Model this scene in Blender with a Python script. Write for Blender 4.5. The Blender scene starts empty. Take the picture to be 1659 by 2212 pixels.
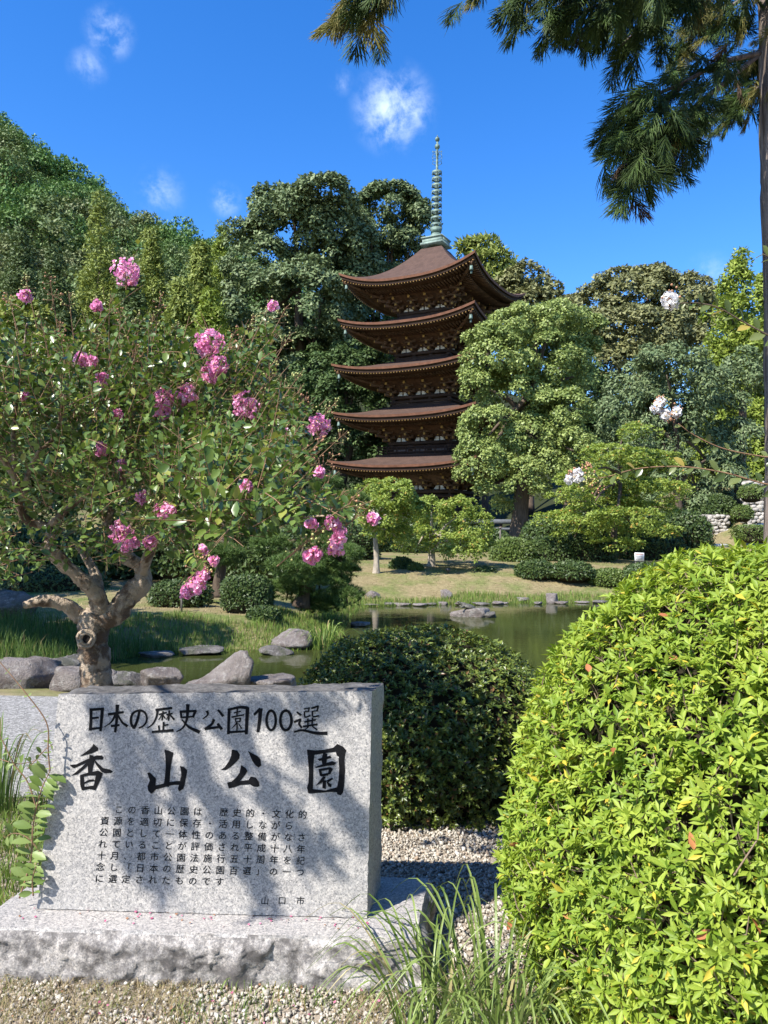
import bpy, bmesh, math
import numpy as np
from mathutils import Matrix, Vector

# ------------------------------------------------------------------ camera, sky, sun, exposure
FPX = 1661.0                       # focal length in units of a 1659 x 2212 frame
PITCH, ROLL, CAMZ = math.radians(0.8), 0.0135, 1.5
CAM = np.array([0.0, 0.0, CAMZ])
SUN_EL, SUN_AZ = math.radians(47), math.radians(222)   # towards the sun: left and behind the camera
SUN_H = np.array([-0.745, -0.667])
TO_SUN = np.array([SUN_H[0] * math.cos(SUN_EL), SUN_H[1] * math.cos(SUN_EL), math.sin(SUN_EL)])
_f = np.array([0, math.cos(PITCH), math.sin(PITCH)])
_u0 = np.array([0, -math.sin(PITCH), math.cos(PITCH)])
_r0 = np.array([1.0, 0, 0])
C_UP = _u0 * math.cos(ROLL) - _r0 * math.sin(ROLL)
C_RT = _r0 * math.cos(ROLL) + _u0 * math.sin(ROLL)

scene = bpy.context.scene
COL = scene.collection
cam_d = bpy.data.cameras.new('camera')
cam_d.sensor_fit = 'VERTICAL'
cam_d.sensor_height = 24.0
cam_d.lens = 24.0 * FPX / 2212.0
cam_d.clip_start = 0.05
cam_d.clip_end = 3000
cam = bpy.data.objects.new('camera', cam_d)
COL.objects.link(cam)
m = Matrix.Identity(4)
for i in range(3):
    m[i][0], m[i][1], m[i][2], m[i][3] = C_RT[i], C_UP[i], -_f[i], CAM[i]
cam.matrix_world = m
scene.camera = cam

world = bpy.data.worlds.new('World')
scene.world = world
world.use_nodes = True
wn, wl = world.node_tree.nodes, world.node_tree.links
wn.clear()
wo = wn.new('ShaderNodeOutputWorld')
bg = wn.new('ShaderNodeBackground')
sky = wn.new('ShaderNodeTexSky')
sky.sky_type = 'NISHITA'
sky.sun_disc = False
sky.sun_elevation = SUN_EL
sky.sun_rotation = math.atan2(TO_SUN[0], TO_SUN[1])
sky.altitude = 100
sky.air_density = 1.0
sky.dust_density = 0.25
sky.ozone_density = 4.0
hs = wn.new('ShaderNodeHueSaturation')
hs.inputs['Hue'].default_value = 0.510
hs.inputs['Saturation'].default_value = 1.32
hs.inputs['Value'].default_value = 1.25
wl.new(sky.outputs[0], hs.inputs['Color'])
bg.inputs['Strength'].default_value = 0.115
wl.new(bg.outputs[0], wo.inputs[0])

sun_d = bpy.data.lights.new('sun', 'SUN')
sun_d.energy = 5.0
sun_d.angle = math.radians(0.53)
sun_d.color = (1.0, 0.955, 0.88)
sun = bpy.data.objects.new('sun', sun_d)
COL.objects.link(sun)
sun.rotation_euler = Vector(TO_SUN).to_track_quat('Z', 'Y').to_euler()

scene.view_settings.view_transform = 'Standard'
scene.view_settings.look = 'None'
scene.view_settings.exposure = 1.0
scene.view_settings.gamma = 1.0
scene.view_settings.use_curve_mapping = False
scene.render.engine = 'CYCLES'
scene.cycles.max_bounces = 7
scene.cycles.diffuse_bounces = 3
scene.cycles.transmission_bounces = 4
scene.cycles.glossy_bounces = 2
scene.cycles.use_denoising = True
scene.cycles.sample_clamp_indirect = 6.0

# ------------------------------------------------------------------ pixel <-> place
def ray(u, v):
    return _f + C_RT * ((u - 829.5) / FPX) + C_UP * ((1106 - v) / FPX)
def P(u, v, Y):
    d = ray(u, v)
    return CAM + d * (Y / d[1])
def G(u, v, z=0.0):
    d = ray(u, v)
    return CAM + d * ((z - CAMZ) / d[2])
def px(n, Y):
    return n * Y / FPX
def proj(Q):
    Q = np.atleast_2d(Q) - CAM
    d = Q @ _f
    return np.stack([829.5 + FPX * (Q @ C_RT) / d, 1106 - FPX * (Q @ C_UP) / d, d], 1)

# world shader: a few small wisps of cloud at fixed directions in the sky
tc = wn.new('ShaderNodeTexCoord')
no = wn.new('ShaderNodeTexNoise'); no.inputs['Scale'].default_value = 26.0; no.inputs['Detail'].default_value = 9.0
no.inputs['Roughness'].default_value = 0.62; no.inputs['Distortion'].default_value = 0.15
wl.new(tc.outputs['Generated'], no.inputs['Vector'])
prev = None
for (u, v, rad, amp) in ((850, 236, 0.058, 1.0), (835, 282, 0.030, .7), (892, 246, 0.030, .8), (820, 205, 0.028, .7),
                         (236, 70, 0.032, .8), (190, 142, 0.026, .40),
                         (487, 432, 0.024, .75), (345, 415, 0.036, .45), (738, 178, 0.018, .40), (1530, 600, 0.035, .42)):
    d = ray(u, v); d = d / np.linalg.norm(d)
    vm = wn.new('ShaderNodeVectorMath'); vm.operation = 'DISTANCE'
    vm.inputs[1].default_value = tuple(d)
    wl.new(tc.outputs['Generated'], vm.inputs[0])
    mr = wn.new('ShaderNodeMapRange'); mr.interpolation_type = 'SMOOTHSTEP'
    mr.inputs['From Min'].default_value = rad; mr.inputs['From Max'].default_value = 0.0
    mr.inputs['To Min'].default_value = 0.0; mr.inputs['To Max'].default_value = amp
    wl.new(vm.outputs['Value'], mr.inputs['Value'])
    if prev is None:
        prev = mr.outputs[0]
    else:
        mx = wn.new('ShaderNodeMath'); mx.operation = 'MAXIMUM'
        wl.new(prev, mx.inputs[0]); wl.new(mr.outputs[0], mx.inputs[1]); prev = mx.outputs[0]
cr = wn.new('ShaderNodeMapRange'); cr.interpolation_type = 'SMOOTHSTEP'
cr.inputs['From Min'].default_value = 0.40; cr.inputs['From Max'].default_value = 0.72
wl.new(no.outputs['Fac'], cr.inputs['Value'])
mu = wn.new('ShaderNodeMath'); mu.operation = 'MULTIPLY'
wl.new(prev, mu.inputs[0]); wl.new(cr.outputs[0], mu.inputs[1])
mixc = wn.new('ShaderNodeMix'); mixc.data_type = 'RGBA'
wl.new(mu.outputs[0], mixc.inputs[0]); wl.new(hs.outputs[0], mixc.inputs[6])
mixc.inputs[7].default_value = (4.3, 5.2, 6.6, 1)
wl.new(mixc.outputs[2], bg.inputs['Color'])

# ------------------------------------------------------------------ mesh helpers
def mesh_np(name, V, faces, smooth=False):
    me = bpy.data.meshes.new(name)
    V = np.asarray(V, np.float32)
    faces = [np.asarray(f, np.int32) for f in faces if len(f)]
    idx = np.concatenate([f.ravel() for f in faces])
    tot = np.concatenate([np.full(len(f), f.shape[1], np.int32) for f in faces])
    st = np.zeros(len(tot), np.int32); st[1:] = np.cumsum(tot)[:-1]
    me.vertices.add(len(V)); me.vertices.foreach_set('co', V.ravel())
    me.loops.add(len(idx)); me.loops.foreach_set('vertex_index', idx)
    me.polygons.add(len(tot)); me.polygons.foreach_set('loop_start', st)
    if smooth:
        me.polygons.foreach_set('use_smooth', np.ones(len(tot), bool))
    me.update(calc_edges=True)
    return me

class Geo:
    def __init__(s): s.V = []; s.F = {3: [], 4: []}; s.n = 0
    def add(s, V, *faces):
        V = np.asarray(V, float).reshape(-1, 3)
        for f in faces:
            f = np.asarray(f, int)
            if len(f): s.F[f.shape[1]].append(f + s.n)
        s.V.append(V); s.n += len(V)
        return s
    def mesh(s, name, smooth=False):
        return mesh_np(name, np.concatenate(s.V), [np.concatenate(f) for f in s.F.values() if f], smooth)
    def box(s, c, h, ax=None):
        c = np.asarray(c, float); h = np.asarray(h, float)
        q = np.array([[x, y, z] for x in (-1, 1) for y in (-1, 1) for z in (-1, 1)], float) * h
        if ax is not None: q = q @ np.asarray(ax, float)
        return s.add(q + c, [(0, 1, 3, 2), (4, 6, 7, 5), (0, 4, 5, 1), (2, 3, 7, 6), (0, 2, 6, 4), (1, 5, 7, 3)])
    def hexa(s, a):      # eight corners, order x y z
        return s.add(a, [(0, 1, 3, 2), (4, 6, 7, 5), (0, 4, 5, 1), (2, 3, 7, 6), (0, 2, 6, 4), (1, 5, 7, 3)])
    def tube(s, pts, rad, sides=8, cap=True, wob=0.0, rng=None):
        pts = np.asarray(pts, float); n = len(pts)
        rad = np.broadcast_to(np.asarray(rad, float), (n,))
        T = np.gradient(pts, axis=0); T /= np.linalg.norm(T, axis=1)[:, None] + 1e-9
        a = np.array([0, 0, 1.0]) if abs(T[0][2]) < .9 else np.array([1.0, 0, 0])
        X = np.cross(T[0], a); X /= np.linalg.norm(X)
        V = []
        ang = np.arange(sides) * 2 * math.pi / sides
        for i in range(n):
            X = X - T[i] * (X @ T[i]); X /= np.linalg.norm(X) + 1e-9
            Y = np.cross(T[i], X)
            r = rad[i] * np.ones(sides)
            if wob and rng is not None: r = r * (1 + wob * (rng.random(sides) - .5) * 2)
            V.append(pts[i] + r[:, None] * (np.cos(ang)[:, None] * X + np.sin(ang)[:, None] * Y))
        V = np.concatenate(V)
        i = np.arange(n - 1)[:, None] * sides; j = np.arange(sides)[None]; k = (j + 1) % sides
        F = np.stack([i + j, i + k, i + k + sides, i + j + sides], -1).reshape(-1, 4)
        tri = []
        if cap:
            V = np.concatenate([V, pts[:1], pts[-1:]])
            b = n * sides
            for q in range(sides):
                tri.append((b, (q + 1) % sides, q)); tri.append((b + 1, (n - 1) * sides + q, (n - 1) * sides + (q + 1) % sides))
        return s.add(V, F, tri)
    def lathe(s, c, prof, sides=16):
        prof = np.asarray(prof, float)
        ang = np.arange(sides) * 2 * math.pi / sides
        V = np.stack([np.outer(prof[:, 0], np.cos(ang)), np.outer(prof[:, 0], np.sin(ang)),
                      np.repeat(prof[:, 1][:, None], sides, 1)], -1).reshape(-1, 3) + np.asarray(c)
        n = len(prof)
        i = np.arange(n - 1)[:, None] * sides; j = np.arange(sides)[None]; k = (j + 1) % sides
        return s.add(V, np.stack([i + j, i + k, i + k + sides, i + j + sides], -1).reshape(-1, 4))

def spline(pts, n=12):
    """Catmull-Rom through pts (any number of columns)."""
    p = np.asarray(pts, float)
    p = np.concatenate([2 * p[:1] - p[1:2], p, 2 * p[-1:] - p[-2:-1]])
    out = []
    for i in range(1, len(p) - 2):
        t = np.linspace(0, 1, n, endpoint=False)[:, None]
        a, b, c, d = p[i - 1], p[i], p[i + 1], p[i + 2]
        out.append(.5 * ((2 * b) + (c - a) * t + (2 * a - 5 * b + 4 * c - d) * t ** 2 + (3 * b - a - 3 * c + d) * t ** 3))
    out.append(p[-2:-1])
    return np.concatenate(out)

def _h(i, j, k, seed):
    n = (i * 374761393 + j * 668265263 + k * 2147483647 + seed * 974634777) & 0xffffffff
    n = ((n ^ (n >> 13)) * 1274126177) & 0xffffffff
    return ((n ^ (n >> 16)) & 0xffff) / 65535.0
def vnoise(Q, scale=1.0, seed=0, octv=1):
    Q = np.asarray(Q, float) * scale
    out = np.zeros(len(Q)); amp = 1.0; tot = 0
    for o in range(octv):
        I = np.floor(Q).astype(np.int64); f = Q - I; f = f * f * (3 - 2 * f)
        r = 0
        for a in (0, 1):
            for b in (0, 1):
                for c in (0, 1):
                    w = (f[:, 0] if a else 1 - f[:, 0]) * (f[:, 1] if b else 1 - f[:, 1]) * (f[:, 2] if c else 1 - f[:, 2])
                    r = r + w * _h(I[:, 0] + a, I[:, 1] + b, I[:, 2] + c, seed + o * 7)
        out += amp * r; tot += amp; amp *= .5; Q = Q * 2.03
    return out / tot * 2 - 1

def sstep(a, b, x):
    t = np.clip((np.asarray(x, float) - a) / (b - a), 0, 1)
    return t * t * (3 - 2 * t)
def unit(v):
    v = np.asarray(v, float)
    return v / (np.linalg.norm(v, axis=-1, keepdims=True) + 1e-12)
def in_poly(poly, x, y):
    poly = np.asarray(poly, float); ins = np.zeros(np.shape(x), bool)
    x0, y0 = poly[:, 0], poly[:, 1]; x1, y1 = np.roll(x0, -1), np.roll(y0, -1)
    for a, b, c, d in zip(x0, y0, x1, y1):
        hit = ((b > y) != (d > y)) & (x < (c - a) * (y - b) / (d - b + 1e-12) + a)
        ins ^= hit
    return ins
def poly_dist(poly, x, y):
    poly = np.asarray(poly, float); best = np.full(np.shape(x), 1e9)
    for p, q in zip(poly, np.roll(poly, -1, 0)):
        d = q - p; t = np.clip(((x - p[0]) * d[0] + (y - p[1]) * d[1]) / (d @ d), 0, 1)
        best = np.minimum(best, np.hypot(x - p[0] - t * d[0], y - p[1] - t * d[1]))
    return np.where(in_poly(poly, x, y), best, -best)

# ------------------------------------------------------------------ object helpers
def obj(name, me, mat=None, parent=None, kind=None, label=None, cat=None, group=None):
    o = bpy.data.objects.new(name, me)
    COL.objects.link(o)
    if mat is not None and len(me.materials) == 0:
        me.materials.append(mat)
    if parent is not None:
        o.parent = parent
        o.matrix_parent_inverse = Matrix(parent['_inv']) if '_inv' in parent else Matrix.Identity(4)
    for k, v in (('kind', kind), ('label', label), ('category', cat), ('group', group)):
        if v: o[k] = v
    return o
EMPTIES = []
INV = {}
def thing(name, loc, label, cat, group=None):
    o = bpy.data.objects.new(name, None)
    COL.objects.link(o)
    o.location = [float(c) for c in loc]
    o.empty_display_size = .2
    o['label'] = label; o['category'] = cat
    if group: o['group'] = group
    INV[o.name] = Matrix.Translation(-Vector(o.location))
    return o
def part(name, me, mat, parent, kind=None, label=None, world=None):
    """A child whose mesh is given in world coordinates (or placed by the matrix 'world')."""
    o = bpy.data.objects.new(name, me)
    COL.objects.link(o)
    if mat is not None and len(me.materials) == 0:
        me.materials.append(mat)
    o.parent = parent
    o.matrix_parent_inverse = INV.get(parent.name, Matrix.Identity(4))
    if world is not None: o.matrix_basis = world
    if kind: o['kind'] = kind
    if label: o['label'] = label
    return o

# ------------------------------------------------------------------ materials
class NT:
    def __init__(s, name):
        s.m = bpy.data.materials.new(name); s.m.use_nodes = True
        s.t = s.m.node_tree; s.t.nodes.clear()
        s.out = s.t.nodes.new('ShaderNodeOutputMaterial')
    def n(s, typ, **kw):
        nd = s.t.nodes.new('ShaderNode' + typ)
        for k, v in kw.items():
            if hasattr(nd, k) and k not in ('inputs',): setattr(nd, k, v)
        return nd
    def l(s, a, b): s.t.links.new(a, b)
    def coord(s, kind='Object'): return s.n('TexCoord').outputs[kind]
    def noise(s, scale, detail=3, rough=.55, vec=None, dist=0):
        nd = s.n('TexNoise'); nd.inputs['Scale'].default_value = scale; nd.inputs['Detail'].default_value = detail
        nd.inputs['Roughness'].default_value = rough; nd.inputs['Distortion'].default_value = dist
        s.l(vec if vec is not None else s.coord(), nd.inputs['Vector'])
        return nd.outputs['Fac']
    def ramp(s, fac, stops, interp='LINEAR'):
        nd = s.n('ValToRGB'); cr = nd.color_ramp; cr.interpolation = interp
        while len(cr.elements) < len(stops): cr.elements.new(.5)
        for e, (p, c) in zip(cr.elements, stops):
            e.position = p; e.color = (*c, 1) if len(c) == 3 else c
        s.l(fac, nd.inputs[0]); return nd.outputs[0]
    def val(s, fac, a, b, c=0.0, d=1.0):
        nd = s.n('MapRange'); s.l(fac, nd.inputs[0])
        for i, q in enumerate((a, b, c, d)): nd.inputs[1 + i].default_value = q
        return nd.outputs[0]
    def mix(s, fac, a, b, blend='MIX'):
        nd = s.n('Mix'); nd.data_type = 'RGBA'; nd.blend_type = blend
        for q, i in ((fac, 0), (a, 6), (b, 7)):
            if isinstance(q, (int, float)): nd.inputs[i].default_value = q
            elif isinstance(q, tuple): nd.inputs[i].default_value = (*q, 1)
            else: s.l(q, nd.inputs[i])
        return nd.outputs[2]
    def math(s, op, a, b=0.0):
        nd = s.n('Math'); nd.operation = op
        for q, i in ((a, 0), (b, 1)):
            if isinstance(q, (int, float)): nd.inputs[i].default_value = q
            else: s.l(q, nd.inputs[i])
        return nd.outputs[0]
    def bump(s, h, strength=.3, dist=.01):
        nd = s.n('Bump'); nd.inputs['Strength'].default_value = strength; nd.inputs['Distance'].default_value = dist
        s.l(h, nd.inputs['Height']); return nd.outputs[0]
    def bsdf(s, col, rough=.7, spec=.3, normal=None, metal=0.0):
        nd = s.n('BsdfPrincipled')
        for q, i in ((col, 'Base Color'), (rough, 'Roughness'), (spec, 'Specular IOR Level'), (metal, 'Metallic')):
            if isinstance(q, tuple): nd.inputs[i].default_value = (*q, 1)
            elif isinstance(q, (int, float)): nd.inputs[i].default_value = q
            else: s.l(q, nd.inputs[i])
        if normal is not None: s.l(normal, nd.inputs['Normal'])
        return nd
    def done(s, sh):
        s.l(sh.outputs[0] if hasattr(sh, 'outputs') else sh, s.out.inputs[0]); return s.m

def leaf_mat(name, c1, c2, c3=None, p3=.05, trans=.3, rough=.5, spec=.35, nsc=None, nmix=None, tcol=None):
    t = NT(name)
    g = t.n('NewGeometry'); oi = t.n('ObjectInfo')
    r = t.math('FRACT', t.math('ADD', g.outputs['Random Per Island'], oi.outputs['Random']))
    col = t.mix(r, c1, c2)
    if nsc:
        f = t.val(t.noise(nsc, 2), .38, .64)
        col = t.mix(f, col, t.mix(r, nmix[0], nmix[1]))
    if c3:
        k = t.math('GREATER_THAN', t.math('FRACT', t.math('MULTIPLY', r, 37.7)), 1 - p3)
        col = t.mix(k, col, c3)
    b = t.bsdf(col, rough, spec)
    tr = t.n('BsdfTranslucent')
    if tcol:
        t.l(t.mix(1.0, col, tcol, 'MULTIPLY'), tr.inputs[0])
    else:
        t.l(col, tr.inputs[0])
    ms = t.n('MixShader'); ms.inputs[0].default_value = trans
    t.l(b.outputs[0], ms.inputs[1]); t.l(tr.outputs[0], ms.inputs[2])
    return t.done(ms)

def plain(name, col, rough=.7, spec=.3, var=.25, scale=6.0, bump=0.0, bscale=20, metal=0.0, stretch=None):
    t = NT(name)
    vec = None
    if stretch:
        mp = t.n('Mapping'); mp.inputs['Scale'].default_value = stretch
        t.l(t.coord(), mp.inputs['Vector']); vec = mp.outputs[0]
    f = t.noise(scale, 5, .6, vec)
    c = t.mix(t.val(f, .3, .7), tuple(x * (1 - var) for x in col), tuple(min(1, x * (1 + var)) for x in col))
    nrm = t.bump(t.noise(bscale, 5, .65, vec), bump, .02) if bump else None
    return t.done(t.bsdf(c, rough, spec, nrm, metal))
# ================================================================== SETTING: ground, water, path
WATER = -0.40
pond_px = [(225, 1462), (236, 1432), (300, 1418), (400, 1412), (500, 1409), (600, 1412), (680, 1404), (742, 1372), (752, 1345),
           (770, 1322), (800, 1312), (900, 1309), (1010, 1307), (1200, 1304), (1330, 1302), (1460, 1306), (1640, 1325)]
POND = np.array([G(u, v, WATER)[:2] for u, v in pond_px] + [(6.6, 12.0), (5.6, 9.2), (3.5, 8.05), (0, 7.85), (-2.2, 8.0), (-3.6, 8.6)])

RX = np.array([-400, -150, -95, -72, -55, -40, -20, 0, 40, 80, 160, 400.0])
RZ = np.array([140, 122, 88, 73, 63, 58, 48, 36, 27, 24, 22, 20.0])
def ground_z(x, y):
    x = np.asarray(x, float); y = np.asarray(y, float)
    base = .33 * sstep(17.5, 25, y) + .5 * sstep(26, 50, y) - .05 * sstep(7.0, 9, y) * (1 - sstep(16, 20, y))
    hill = np.interp(x, RX, RZ) * sstep(66, 195, y) ** 1.15
    left = 1.2 * sstep(16, 40, y) * sstep(-3, -14, x)
    rise = 3.0 * sstep(24, 40, y) * sstep(11, 18, x)
    z = base + hill + left + rise
    q = np.stack([x, y, 0 * x], -1).reshape(-1, 3)
    z = z + (.05 * vnoise(q, .55, 3, 2)).reshape(x.shape) * sstep(7, 12, y) * .9
    d = poly_dist(POND, x, y)
    w = np.where(y > 14, 3.4, np.where(x < -.5, 1.6, .5))
    k = sstep(0, 1, (-d + .05) / w)
    zb = np.where(d > 0, WATER - .08 - .5 * sstep(0, 1.2, d), (WATER - .05) * (1 - k) + z * k)
    return np.where(d > -6, zb, z)
def gz(x, y): return float(ground_z(np.array([x]), np.array([y]))[0])

def axis(n, c, lo, hi, k=5.3):
    t = np.linspace(-1, 1, n); s = np.sinh(k * t) / math.sinh(k)
    return c + np.where(t < 0, s * (c - lo), s * (hi - c))
gx, gy = axis(206, 0.0, -420, 420), axis(224, 11.0, -60, 520)
XX, YY = np.meshgrid(gx, gy)
ZZ = ground_z(XX, YY)
nX, nY = len(gx), len(gy)
ii = (np.arange(nY - 1)[:, None] * nX + np.arange(nX - 1)[None]).ravel()
me = mesh_np('ground', np.stack([XX.ravel(), YY.ravel(), ZZ.ravel()], 1), [np.stack([ii, ii + 1, ii + 1 + nX, ii + nX], 1)], True)
t = NT('ground')
n1, n2, n3 = t.noise(.9, 5, .6), t.noise(9, 6, .7), t.noise(70, 3, .7)
dry = t.mix(t.val(n2, .3, .7), (.15, .12, .06), (.30, .245, .13))
green = t.mix(t.val(n2, .3, .7), (.065, .10, .022), (.15, .19, .05))
turf = t.mix(t.val(n1, .44, .68), dry, green)
soil = t.mix(t.val(n3, .3, .7), (.16, .125, .09), (.44, .38, .3))
sp = t.n('SeparateXYZ'); t.l(t.coord(), sp.inputs[0])
col = t.mix(t.val(t.math('ADD', sp.outputs[1], t.math('MULTIPLY', n1, 1.5)), 6.2, 7.6), soil, turf)
forest = t.mix(t.val(sp.outputs[1], 30, 60), col, (.03, .036, .015))
obj('ground', me, t.done(t.bsdf(forest, .95, .1, t.bump(n3, .5, .02))), kind='structure')

t = NT('pond_water')
mp = t.n('Mapping'); mp.inputs['Scale'].default_value = (1.0, 2.2, 1); t.l(t.coord(), mp.inputs[0])
w1 = t.noise(2.2, 3, .55, mp.outputs[0]); w2 = t.noise(11, 2, .5, mp.outputs[0])
hgt = t.math('ADD', t.math('MULTIPLY', w1, .7), t.math('MULTIPLY', w2, .3))
murk = t.mix(t.val(t.noise(.35, 3), .35, .65), (.026, .034, .010), (.046, .054, .015))
b_ = t.bsdf(murk, .045, .5, t.bump(hgt, .09, .03)); b_.inputs['IOR'].default_value = 1.33
wq = np.array([(-14, 6.5), (16, 6.5), (16, 24), (-14, 24)])
obj('pond_water', mesh_np('pond_water', [(x, y, WATER) for x, y in wq], [[(0, 1, 2, 3)]]), t.done(b_), kind='structure')

# pale grey chip path that runs behind the monument
pp = np.array([(x, y) for x, y in zip(np.linspace(-9, 4, 27), 6.55 + .10 * np.sin(np.linspace(0, 9, 27)))])
pq = np.array([(x, y) for x, y in zip(np.linspace(-9, 4, 27), 4.05 + .12 * np.sin(np.linspace(1, 12, 27)))])
V = [(*p, gz(*p) + .008) for p in pp] + [(*p, gz(*p) + .008) for p in pq]
t = NT('path_chips')
vo = t.n('TexVoronoi'); vo.inputs['Scale'].default_value = 75; t.l(t.coord(), vo.inputs['Vector'])
cc = t.mix(t.val(t.noise(1.2, 4), .35, .65), t.mix(t.val(t.n('SeparateColor').outputs[0], 0, 1), (.3, .29, .27), (.3, .29, .27)), (.40, .39, .36))
sc_ = t.n('SeparateColor'); t.l(vo.outputs['Color'], sc_.inputs[0])
cc = t.mix(t.val(sc_.outputs[0], 0, 1), (.13, .127, .12), (.36, .35, .33))
obj('gravel_path', mesh_np('gravel_path', V, [[(i + 27, i + 28, i + 1, i) for i in range(26)]]),
    t.done(t.bsdf(cc, .95, .1, t.bump(vo.outputs['Distance'], .7, .008))), kind='structure')

# ================================================================== MONUMENT
def granite(name, tint=(1, 1, 1), dirt=.0, lich=False):
    t = NT(name)
    v1 = t.n('TexVoronoi'); v1.inputs['Scale'].default_value = 165; t.l(t.coord(), v1.inputs['Vector'])
    s1 = t.n('SeparateColor'); t.l(v1.outputs['Color'], s1.inputs[0])
    v2 = t.n('TexVoronoi'); v2.inputs['Scale'].default_value = 330; t.l(t.coord(), v2.inputs['Vector'])
    s2 = t.n('SeparateColor'); t.l(v2.outputs['Color'], s2.inputs[0])
    c = t.ramp(s1.outputs[0], [(0, (.11, .12, .14)), (.16, (.25, .26, .28)), (.45, (.39, .40, .415)), (.8, (.56, .565, .57)), (1, (.74, .74, .73))])
    c2 = t.ramp(s2.outputs[1], [(0, (.10, .105, .12)), (.22, (.33, .34, .355)), (.7, (.50, .505, .51)), (1, (.72, .72, .72))])
    c = t.mix(.5, c, c2)
    c = t.mix(1.0, c, (.79, .735, .67), 'MULTIPLY')
    c = t.mix(1.0, c, tint, 'MULTIPLY')
    c = t.mix(t.val(t.noise(5, 4, .6), .4, .75, 0, .22), c, (.30, .30, .31))
    nz = t.noise(26, 6, .7)
    if dirt:
        c = t.mix(t.val(t.noise(8, 8, .78), .42, .56, 0, dirt * .85), c, (.078, .070, .067))
    if lich:
        g = t.n('NewGeometry'); sz = t.n('SeparateXYZ'); t.l(g.outputs['True Normal'], sz.inputs[0])
        up = t.val(sz.outputs[2], .45, .8)
        pat = t.val(t.noise(14, 6, .75, dist=1.0), .36, .60)
        c = t.mix(t.math('MULTIPLY', up, t.math('SUBTRACT', 1.0, t.math('MULTIPLY', pat, .35))), c, (.05, .047, .045))
    return t.done(t.bsdf(c, .6, .35, t.bump(nz, .12 if not dirt else .35, .006)))

ZB = .17
mBL, mBR = G(80, 1963, ZB), G(793, 1983, ZB)
e_x = unit(mBR - mBL)
n_h = np.array([-e_x[1], e_x[0], 0.0])                     # away from the camera
lean = math.radians(4.0)
e_w = n_h * math.sin(lean) + np.array([0, 0, 1.0]) * math.cos(lean)
f_n = np.cross(e_x, e_w); f_n = f_n / np.linalg.norm(f_n)   # face normal, towards the camera
if f_n[1] > 0: f_n = -f_n
def onface(u, v, lift=0.0):
    d = ray(u, v)
    return CAM + d * (((mBL - CAM) @ f_n) / (d @ f_n)) + f_n * lift
mTL, mTR = onface(126, 1500), onface(803, 1493)
back = G(823, 1911, ZB) - mBR
mon = thing('granite_monument', (mBL + mBR) / 2 * np.array([1, 1, 0]),
            'grey granite park monument carved with black Japanese writing on a rough plinth', 'monument')

def rough_block(c8, n, dispf):
    """c8: corners indexed [a][b][c] (left-right, front-back, bottom-top)."""
    g = Geo()
    c8 = np.asarray(c8, float).reshape(2, 2, 2, 3)
    def tri(a, b, c):
        a, b, c = a[..., None], b[..., None], c[..., None]
        return ((1 - a) * ((1 - b) * ((1 - c) * c8[0, 0, 0] + c * c8[0, 0, 1]) + b * ((1 - c) * c8[0, 1, 0] + c * c8[0, 1, 1]))
                + a * ((1 - b) * ((1 - c) * c8[1, 0, 0] + c * c8[1, 0, 1]) + b * ((1 - c) * c8[1, 1, 0] + c * c8[1, 1, 1])))
    for fx in range(3):
        for val in (0, 1):
            o1, o2 = [k for k in range(3) if k != fx]
            s1, s2 = np.meshgrid(np.linspace(0, 1, n[o1] + 1), np.linspace(0, 1, n[o2] + 1), indexing='ij')
            pr = [None] * 3
            pr[fx] = np.full(s1.size, float(val)); pr[o1] = s1.ravel(); pr[o2] = s2.ravel()
            Q = tri(*pr) + dispf(*pr, tri(*pr))
            k = (np.arange(n[o1])[:, None] * (n[o2] + 1) + np.arange(n[o2])[None]).ravel()
            F = np.stack([k, k + n[o2] + 1, k + n[o2] + 2, k + 1], 1)
            if (val == 1) ^ (fx == 1): F = F
            else: F = F[:, ::-1]
            g.add(Q, F)
    return g
def nvec(Q, sc, seed, o=3):
    return np.stack([vnoise(Q, sc, seed + k * 31, o) for k in range(3)], 1)
def slab_disp(a, b, c, Q):
    mk = np.minimum(sstep(0.02, .22, b), 1) * sstep(0, .02, c)
    edge = (np.minimum(np.minimum(a, 1 - a) * 6, np.minimum(c, 1 - c) * 4 + 0) < .03) & (b < .01)
    d = nvec(Q, 14, 5) * .008 + nvec(Q, 60, 9, 2) * .0028
    d = d * mk[:, None]
    top = (c > .999).astype(float)
    d[:, 2] += top * mk * (.010 * vnoise(Q, 9, 77, 3) - .002)
    d += edge[:, None] * nvec(Q, 55, 44, 3) * .0028
    return d
slab = rough_block([[[mBL, mTL], [mBL + back, mTL + back * .80 - (0, 0, .004)]], [[mBR, mTR], [mBR + back, mTR + back * .85 - (0, 0, .016)]]], (90, 22, 60), slab_disp)
gr_face, gr_rough = granite('granite_dressed', lich=True), granite('granite_hewn', (1.15, 1.12, 1.1), 1.0)
slab_o = part('slab', slab.mesh('slab'), gr_face, mon)

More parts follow.
